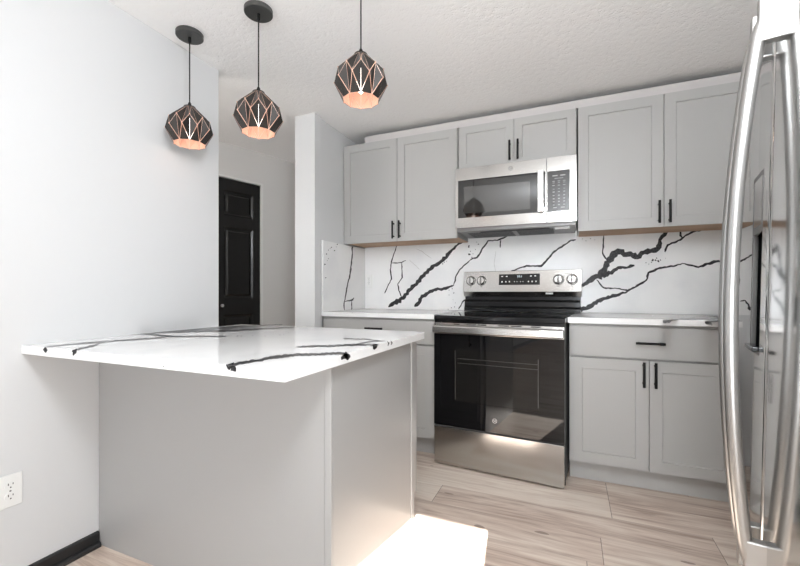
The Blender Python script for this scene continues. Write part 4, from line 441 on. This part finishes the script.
MB().box((xd+0.0055, my+0.0012, 1.5515), (-0.0025, my+0.0029, 1.8005)).build('keypad', m_panelblk, pan)
kp = MB()
cx = (xd-0.001)/2+0.004
for zz, n, wdt, hgt in ((1.772, 2, 0.030, 0.006), (1.755, 1, 0.05, 0.003), (1.738, 3, 0.014, 0.003), (1.728, 3, 0.012, 0.0025), (1.712, 3, 0.014, 0.003), (1.690, 3, 0.010, 0.0025), (1.672, 3, 0.012, 0.004), (1.650, 3, 0.010, 0.005), (1.630, 3, 0.010, 0.005), (1.612, 3, 0.010, 0.005), (1.592, 3, 0.010, 0.005), (1.575, 2, 0.022, 0.004)):
    for i in range(n):
        xc = cx + (i-(n-1)/2)*(0.030 if n == 3 else 0.044)
        kp.box((xc-wdt/2, my+0.0006, zz-hgt/2), (xc+wdt/2, my+0.0011, zz+hgt/2))
kp.build('key_print', m_keyprint, pan)
RY = Matrix.Rotation(R(90), 3, 'X').to_quaternion()
def badge(cx_, y, cz, r, parent, m, world=True):
    mb = MB(); n = 24
    for r0, r1 in ((r, r*0.84),):
        vs = [(cx_+q*math.cos(2*math.pi*i/n), y, cz+q*math.sin(2*math.pi*i/n)) for q in (r0, r1) for i in range(n)]
        mb.add(vs, [(i, (i+1) % n, (i+1) % n+n, i+n) for i in range(n)])
    mb.build('round_badge', m, parent, world=world)
    text('badge_letters', 'GE', r*1.0, (cx_, y, cz), RY, m, parent, 0.0001, world)
m_badge = mat('dark_badge_print', (0.13, 0.13, 0.13), 0.3, 0.5)
badge(-0.352, my-0.0008, 1.850, 0.013, door, m_badge)
# underside: grease filters and lamp recess
ub = MB().box((mx0+0.03, my+0.045, 1.4635), (mx1-0.03, 2.99, 1.4655)).build('underside_plate', m_grille, mw)
for a, b in ((mx0+0.06, -0.36), (-0.33, -0.10)):
    g = MB()
    for i in range(14): g.box((a, 2.74+i*0.018, 1.4620), (b, 2.747+i*0.018, 1.4634))
    g.build('grease_filter', m_side, ub)
MB().box((-0.56, 2.70, 1.4605), (-0.12, 2.735, 1.4634)).build('vent_slot', m_dark, ub)
MB().box((-0.09, 2.70, 1.4612), (0.0, 2.78, 1.4634)).build('lamp_cover', m_steel, ub)

# ================================================================ RANGE (stands slightly turned)
rg = empty('range', (-0.3975, 2.318, 0), (0, 0, R(-4.6))); tag(rg, 'stainless freestanding electric range with black glass oven door and back panel', 'range')
hw = 0.3745
MB().box((-hw+0.004, 0.042, 0.03), (hw-0.002, 0.655, 0.884)).build('body', m_side, rg, world=False, bevel=0.002)
for sx in (-1, 1):
    for yy_ in (0.09, 0.60): MB().lathe([(0.016, 0.0), (0.016, 0.01), (0.008, 0.012), (0.008, 0.031)], (sx*0.33, yy_, 0), 12).build('leveling_foot', m_side, rg, world=False)
MB().box((-hw+0.003, 0.041, 0.010), (hw-0.002, 0.050, 0.030)).build('toe_strip', m_dark, rg, world=False)
dwr = MB().box((-hw, 0.0, 0.010), (hw-0.004, 0.040, 0.236)).build('drawer', m_steel, rg, world=False, bevel=0.003)
MB().box((-hw+0.004, 0.004, 0.2363), (hw-0.006, 0.040, 0.245)).build('drawer_pull', m_dark, dwr, world=False)
# oven door: steel top rail with vent slots, black glass, handle
gx0, gx1, gz0, gz1 = -0.245, 0.245, 0.400, 0.715
dg = MB().slab(-hw, 0.246, hw-0.002, 0.800, 0.0, 0.039, [(gx0, gz0, gx1, gz1)], [(0.0005, 0.0030)]).build('oven_door', m_glass, rg, world=False, bevel=0.002)
w_ = MB().box((gx0+0.001, 0.0012, gz0+0.001), (gx1-0.001, 0.0028, gz1-0.001)).build('oven_window', m_oven, dg, world=False)
rk = MB()
for zz in (0.655, 0.628): rk.box((gx0+0.02, 0.0006, zz), (gx1-0.01, 0.0011, zz+0.003))
rk.box((gx0+0.004, 0.0006, gz0+0.01), (gx0+0.009, 0.0011, gz1-0.012)).box((gx1-0.009, 0.0006, gz0+0.02), (gx1-0.005, 0.0011, gz1-0.03))
rk.build('rack_wires', m_rack, w_, world=False)
badge(0.0, -0.0006, 0.315, 0.013, dg, mat('silver_badge', (0.6, 0.6, 0.6), 0.3, 0.6), world=False)
tp = MB().box((-hw, 0.0, 0.8005), (hw-0.002, 0.039, 0.868)).build('door_top_rail', m_steel, dg, world=False, bevel=0.003)
for a, b in ((-0.25, -0.21), (-0.17, -0.11), (-0.10, -0.05), (0.02, 0.08), (0.09, 0.15), (0.20, 0.25)): MB().box((a, -0.0006, 0.8585), (b, 0.003, 0.8650)).build('vent_slot', m_dark, tp, world=False)
hp = [(-0.372, -0.030), (-0.25, -0.040), (0.0, -0.043), (0.25, -0.040), (0.368, -0.030)]
hb = MB()
hb.add([(x, y+dy, z) for x, y in hp for dy, z in ((0, 0.808), (-0.008, 0.814), (-0.008, 0.848), (0, 0.854), (0.014, 0.850), (0.014, 0.812))],
       [(i*6+j, i*6+(j+1) % 6, (i+1)*6+(j+1) % 6, (i+1)*6+j) for i in range(4) for j in range(6)] + [(5,4,3,2,1,0), tuple(range(24, 30))])
for sx in (-0.355, 0.335): hb.box((sx, -0.030, 0.815), (sx+0.02, 0.001, 0.848))
hb.build('handle', m_steel_h, dg, world=False, bevel=0.002)
MB().box((-hw+0.002, 0.004, 0.8688), (hw-0.002, 0.041, 0.8845)).build('top_rail', m_enamel, rg, world=False)
ct = MB().box((-hw, -0.004, 0.8850), (hw, 0.575, 0.9125)).build('cooktop', m_ctop, rg, world=False, bevel=0.003)
rm = mat('burner_ring_print', (0.10, 0.10, 0.10), 0.2)
for bx, by, br in ((-0.19, 0.15, 0.105), (0.19, 0.15, 0.085), (-0.19, 0.41, 0.075), (0.19, 0.41, 0.105)):
    vs = [(bx+q*math.cos(2*math.pi*i/40), by+q*math.sin(2*math.pi*i/40), 0.9129) for q in (br, br-0.003) for i in range(40)]
    MB().add(vs, [(i, (i+1) % 40, (i+1) % 40+40, i+40) for i in range(40)]).build('burner_ring', rm, ct, world=False)
# back panel: black riser, then the steel control face leaning back
bx0, bx1 = -0.382, 0.422
bg = MB().add([(x, y, z) for x in (bx0+0.008, bx1-0.008) for y, z in ((0.575, 0.9165), (0.655, 0.9165), (0.655, 1.06), (0.60, 1.06), (0.60, 1.00), (0.585, 0.985), (0.585, 0.955), (0.575, 0.94))],
              [(0,1,2,3,4,5,6,7), (15,14,13,12,11,10,9,8)] + [(i, i+8, (i+1) % 8+8, (i+1) % 8) for i in range(8)]).build('back_riser', m_enamel, rg, world=False)
def bgface(z): return 0.575 + (z-1.045)/(1.205-1.045)*0.022
bp_ = MB().add([(x, y, z) for x in (bx0, bx1) for y, z in ((0.592, 1.022), (0.575, 1.058), (0.593, 1.205), (0.655, 1.205), (0.655, 1.022))],
              [(0,1,2,3,4), (9,8,7,6,5)] + [(i, i+5, (i+1) % 5+5, (i+1) % 5) for i in range(5)]).build('control_panel', m_steel, rg, world=False, bevel=0.002)
tilt = math.atan2(0.018, 0.147)
def fy_(z): return 0.575 + (z-1.058)*0.018/0.147
dz0, dz1 = 1.105, 1.182
MB().add([(x, fy_(z)-e, z) for e in (0.0008, -0.002) for x, z in ((-0.119, dz0), (0.161, dz0), (0.161, dz1), (-0.119, dz1))],
         [(0,1,2,3), (0,4,5,1), (1,5,6,2), (2,6,7,3), (3,7,4,0)]).build('display', m_glass, bp_, world=False)
QT = (Matrix.Rotation(-tilt, 3, 'X') @ Matrix.Rotation(R(90), 3, 'X')).to_quaternion()
text('clock_digits', '10:1', 0.021, (0.026, fy_(1.164)-0.0024, 1.164), QT, m_lcd, bp_, 0.0001, False)
m_icon = mat('white_icon_print', (0.75, 0.75, 0.75), 0.5, emit=((1, 1, 1), 0.25))
for i, xo in enumerate((-0.112, -0.085, -0.060, -0.025, -0.008, 0.016, 0.033, 0.070, 0.094, 0.120)):
    s_ = 0.005 if i not in (3, 4, 5, 6) else 0.0028
    xo += 0.016; z = 1.128; y = fy_(z)-0.0023
    MB().add([(xo-s_, y, z-s_*0.8), (xo+s_, y, z-s_*0.8), (xo+s_*0.5, y, z+s_), (xo-s_*0.5, y, z+s_)], [(0,1,2,3)]).build('touch_icon', m_icon, bp_, world=False)
for xo in (-0.112, -0.080, 0.086, 0.114):
    xo += 0.016; z = 1.166; y = fy_(z)-0.0023
    MB().add([(xo-0.006, y, z-0.003), (xo+0.006, y, z-0.003), (xo+0.006, y, z+0.003), (xo-0.006, y, z+0.003)], [(0,1,2,3)]).build('touch_icon', m_icon, bp_, world=False)
for i, xo in enumerate((-0.326, -0.246, 0.280, 0.364)):
    z = 1.138; y = fy_(z)
    kn_ = MB().lathe([(0.0305, 0), (0.0305, 0.004), (0.027, 0.006), (0.0255, 0.022), (0.023, 0.024)], (0, 0, 0), 24, axis='Y').build('knob', m_steel_h, bp_, world=False, smooth=True)
    kn_.location = (xo, y, z); kn_.rotation_euler = (-tilt, 0, 0)
    MB().box((-0.0045, -0.034, -0.0235), (0.0045, -0.022, 0.0235)).build('knob_grip', m_grille, kn_, world=False, bevel=0.002)
    vs = [(q*math.cos(2*math.pi*j/24), -0.0006, q*math.sin(2*math.pi*j/24)) for q in (0.0312, 0.0355) for j in range(24)]
    MB().add(vs, [(j, (j+1) % 24, (j+1) % 24+24, j+24) for j in range(24)]).build('dial_ring', m_dark, kn_, world=False)
    pr_ = MB().box((xo-0.007, fy_(1.094)-0.0006, 1.092), (xo+0.007, fy_(1.094)+0.0004, 1.096)); pr_.build('dial_mark', m_badge, bp_, world=False)
MB().box((0.318, fy_(1.178)-0.0006, 1.1765), (0.398, fy_(1.178)+0.0004, 1.1785)).build('dial_mark', m_badge, bp_, world=False)
MB().box((0.20, 0.572, 1.040), (0.245, 0.59, 1.050)).build('rating_sticker', m_plastic, bp_, world=False)

# ================================================================ REFRIGERATOR
FB = 10.0
fr = empty('refrigerator', (0.422, 1.25, 0.0), (0, R(1.15), R(-FB))); tag(fr, 'tall stainless side by side refrigerator with long bowed handles at the right edge', 'refrigerator')
MB().box((0.075, -0.515, 0.045), (0.75, 0.375, 1.735)).build('cabinet_body', m_fbody, fr, world=False, bevel=0.004)
MB().box((0.06, -0.50, 0.035), (0.11, 0.36, 0.10)).build('toe_grille', m_side, fr, world=False)
for yy_ in (-0.44, 0.30):
    MB().lathe([(0.02, 0.012), (0.02, 0.022), (0.01, 0.024), (0.01, 0.046)], (0.12, yy_, 0), 12).build('leveling_foot', m_side, fr, world=False)
    MB().lathe([(0.02, 0.024), (0.02, 0.032), (0.01, 0.034), (0.01, 0.046)], (0.68, yy_, 0), 12).build('leveling_foot', m_side, fr, world=False)
def fdoor(y0, y1, hole=None, sag=0.25):
    yc, hwid = (y0+y1)/2, (y1-y0)/2; z0, z1 = 0.105, 1.745
    def xf(y):
        d = abs(y-yc)/hwid; r = 0.018
        x = sag*y*y
        e = hwid-abs(y-yc)
        if e < r: x += r - math.sqrt(max(0, r*r-(r-e)**2))
        return x
    ys = [y0+(y1-y0)*i/36 for i in range(37)] + [y0+0.002, y0+0.005, y0+0.010, y1-0.002, y1-0.005, y1-0.010]
    zs = [z0, z1]
    if hole: ys += [hole[0], hole[2]]; zs += [hole[1], hole[3]]
    ys = sorted(set(ys)); zs = sorted(set(zs)); mb = MB(); ny = len(ys)
    vs = [(xf(y), y, z) for z in zs for y in ys]; fs = []
    for j in range(len(zs)-1):
        for i in range(ny-1):
            if hole and hole[0] <= (ys[i]+ys[i+1])/2 <= hole[2] and hole[1] <= (zs[j]+zs[j+1])/2 <= hole[3]: continue
            fs.append((j*ny+i, (j+1)*ny+i, (j+1)*ny+i+1, j*ny+i+1))
    mb.add(vs, fs)
    n0 = len(mb.v)
    for z, flip in ((z0, False), (z1, True)):                    # end caps and back
        p = [(xf(y), y, z) for y in ys] + [(0.072, y1, z), (0.072, y0, z)]
        mb.add(p, [tuple(range(len(p))) if flip else tuple(range(len(p)))[::-1]])
    for y in (y0, y1): mb.add([(xf(y), y, z0), (0.072, y, z0), (0.072, y, z1), (xf(y), y, z1)], [(0,1,2,3) if y == y1 else (3,2,1,0)])
    mb.add([(0.072, y0, z0), (0.072, y1, z0), (0.072, y1, z1), (0.072, y0, z1)], [(0,1,2,3)])
    if hole:
        a, b, c_, d_ = hole; q = [(a,b),(c_,b),(c_,d_),(a,d_)]
        mb.add([(xf(y), y, z) for y, z in q] + [(0.060, y, z) for y, z in q], [(i, i+4, (i+1) % 4+4, (i+1) % 4) for i in range(4)] + [(4,5,6,7)], 1)
    o = mb.build('door', [m_fridge, m_enamel], fr, world=False, smooth=True)
    return o, xf
HOLE = (0.095, 0.895, 0.215, 1.213)
d_near, xf1 = fdoor(-0.515, -0.003)
d_far, xf2 = fdoor(0.003, 0.375, HOLE)
def fhandle(parent, y):
    zt, zb, zc, hl = 1.735, 0.365, 1.05, 0.62
    pts = []
    for i in range(49):
        z = zb + (zt-zb)*i/48; u = (z-zc)/hl
        o = 0.034 + 0.040*(1-min(1, u*u)) - (0.030*max(0, abs(u)-1)/0.12 if abs(u) > 1 else 0)
        pts.append((-o, y, z))
    h = MB().tube(pts, 0.0150, 16, ry=0.0150).build('handle', m_fhandle, parent, world=False, smooth=True)
    for s in (1, -1):
        z1, z2 = zc+s*0.590, zc+s*0.700
        za, zb_ = min(z1, z2), max(z1, z2)
        MB().box((-0.038, y-0.0150, za), (0.014, y+0.0150, zb_)).build('handle_mount', m_fhandle, h, world=False, bevel=0.004)
    return h
fhandle(d_near, -0.045); fhandle(d_far, 0.045)
# dispenser on the freezer door
a, b, c_, e_ = HOLE
fb = MB()
x0_ = xf2((a+c_)/2)-0.004
for q in ((a-0.012, b-0.012, c_+0.012, b), (a-0.012, e_, c_+0.012, e_+0.165), (a-0.012, b, a, e_), (c_, b, c_+0.012, e_)):
    fb.box((x0_, q[0], q[1]), (x0_+0.014, q[2], q[3]))
dp = fb.build('dispenser_bezel', m_grille, d_far, world=False, bevel=0.002)
MB().box((x0_-0.0008, a+0.01, e_+0.02), (x0_, c_-0.01, e_+0.150)).build('dispenser_controls', m_steel, dp, world=False)
MB().box((x0_+0.028, (a+c_)/2-0.025, b+0.12), (x0_+0.036, (a+c_)/2+0.025, e_-0.06)).build('dispenser_paddle', m_side, dp, world=False, bevel=0.002)
MB().box((x0_-0.014, a+0.005, b-0.002), (x0_+0.05, c_-0.005, b+0.010)).build('drip_tray', m_enamel, dp, world=False, bevel=0.002)
for y in (-0.26, 0.19):
    MB().box((0.02, y-0.05, 1.7465), (0.14, y+0.05, 1.760)).build('hinge_cover', m_fbody, fr, world=False, bevel=0.003)

# ================================================================ PENDANT LAMPS
bead = []
def make_pendant(x, y, ztop, label, yaw):
    t = empty('pendant_lamp', (x, y, CZ)); tag(t, label, 'pendant lamp', 'faceted pendant lamps over the island')
    zt = ztop - 0.023 - CZ
    MB().lathe([(0.058, -0.0005), (0.0605, -0.003), (0.0605, -0.019), (0.058, -0.0215)], (0, 0, 0), 40).build('canopy', m_canopy, t, world=False, smooth=True)
    MB().lathe([(0.007, -0.0216), (0.007, -0.045), (0.003, -0.050)], (0, 0, 0), 12).build('cord_grip', m_blackbar, t, world=False, smooth=True)
    MB().lathe([(0.0028, -0.049), (0.0028, zt+0.018)], (0, 0, 0), 8).build('cord', m_blackbar, t, world=False, smooth=True)
    MB().lathe([(0.004, zt+0.024), (0.007, zt+0.018), (0.0095, zt+0.001), (0.014, zt-0.001)], (0, 0, 0), 14).build('cord_cap', m_blackbar, t, world=False, smooth=True)
    n = 10; off = math.pi/n
    def ring(r, z, o): return [Vector((r*math.cos(yaw+o+2*math.pi*i/n), r*math.sin(yaw+o+2*math.pi*i/n), zt+z)) for i in range(n)]
    A = ring(0.022, 0.0, off); T = ring(0.091, -0.066, 0); Sg = ring(0.103, -0.114, off); B = ring(0.070, -0.178, 0)
    tri = []
    for i in range(n):
        j = (i-1) % n
        tri += [(A[j], Sg[j], T[i]), (A[j], T[i], A[i]), (A[i], T[i], Sg[i]), (T[i], Sg[j], B[i]), (T[i], B[i], Sg[i]), (Sg[i], B[i], B[(i+1) % n])]
    def shell(th, gap, name, m, flip=False):
        mb = MB()
        for p, q, r_ in tri:
            c = (p+q+r_)/3; nrm = (q-p).cross(r_-p).normalized()
            if nrm.dot(Vector((c.x, c.y, 0.0001))) < 0: nrm = -nrm
            V = [p, q, r_]; out = []
            for i in range(3):                                   # inset every corner by a constant gap from both edges
                a, b_, c2 = V[i], V[(i+1) % 3], V[(i+2) % 3]
                u = (b_-a).normalized(); w = (c2-a).normalized(); s_ = math.sin(max(0.12, u.angle(w)))
                out.append(a + (u+w)*(gap/s_))
            f = [v + nrm*th[0] for v in out]; g = [v + nrm*th[1] for v in out]
            mb.add(f+g, [(0,1,2), (5,4,3), (0,3,4,1), (1,4,5,2), (2,5,3,0)])
        return mb.build(name, m, t, world=False)
    sh = shell((0.0003, 0.0012), 0.0014, 'shade', m_shade)
    MB().lathe([(0.026, 0.0015+zt), (0.026, zt-0.0015)], (0, 0, 0), 16).build('shade_cap', m_shade, sh, world=False)
    lin = shell((0.0, -0.0006), 0.0008, 'shade_lining', m_copper); lin.parent = sh
    for i, v in enumerate(T+Sg+B):
        if not bead: bead.append(MB().lathe([(0.0005, -0.003), (0.003, 0.0), (0.0005, 0.003)], (0, 0, 0), 6).build('joint_bead', m_copper, sh, world=False)); o = bead[0]
        else: o = bead[0].copy(); COL.objects.link(o); o.parent = sh
        o.location = v
    MB().lathe([(0.018, zt-0.002), (0.018, zt-0.050), (0.015, zt-0.055)], (0, 0, 0), 16).build('lamp_socket', m_blackbar, t, world=False, smooth=True)
    MB().lathe([(0.010, zt-0.055), (0.013, zt-0.070), (0.0165, zt-0.090), (0.0165, zt-0.120), (0.012, zt-0.140), (0.003, zt-0.150)], (0, 0, 0), 20).build('bulb', m_bulb, t, world=False, smooth=True)
    l = light('bulb_light', 'POINT', (0, 0, zt-0.165), (0, 0, 0), 0.11, (1.0, 0.86, 0.74), shadow_soft_size=0.02); l.parent = t
    return t
LP = [(-1.678, 1.366, 1.962, 'dark faceted pendant lamp at the far left, in front of the white wall'),
      (-1.259, 1.370, 1.952, 'dark faceted pendant lamp in the middle of the row, beside the hallway opening'),
      (-0.749, 1.370, 1.998, 'dark faceted pendant lamp nearest the cabinets, right end of the row')]
for x, y, z, lb in LP:
    make_pendant(x, y, z, lb, math.atan2(-y, -x))
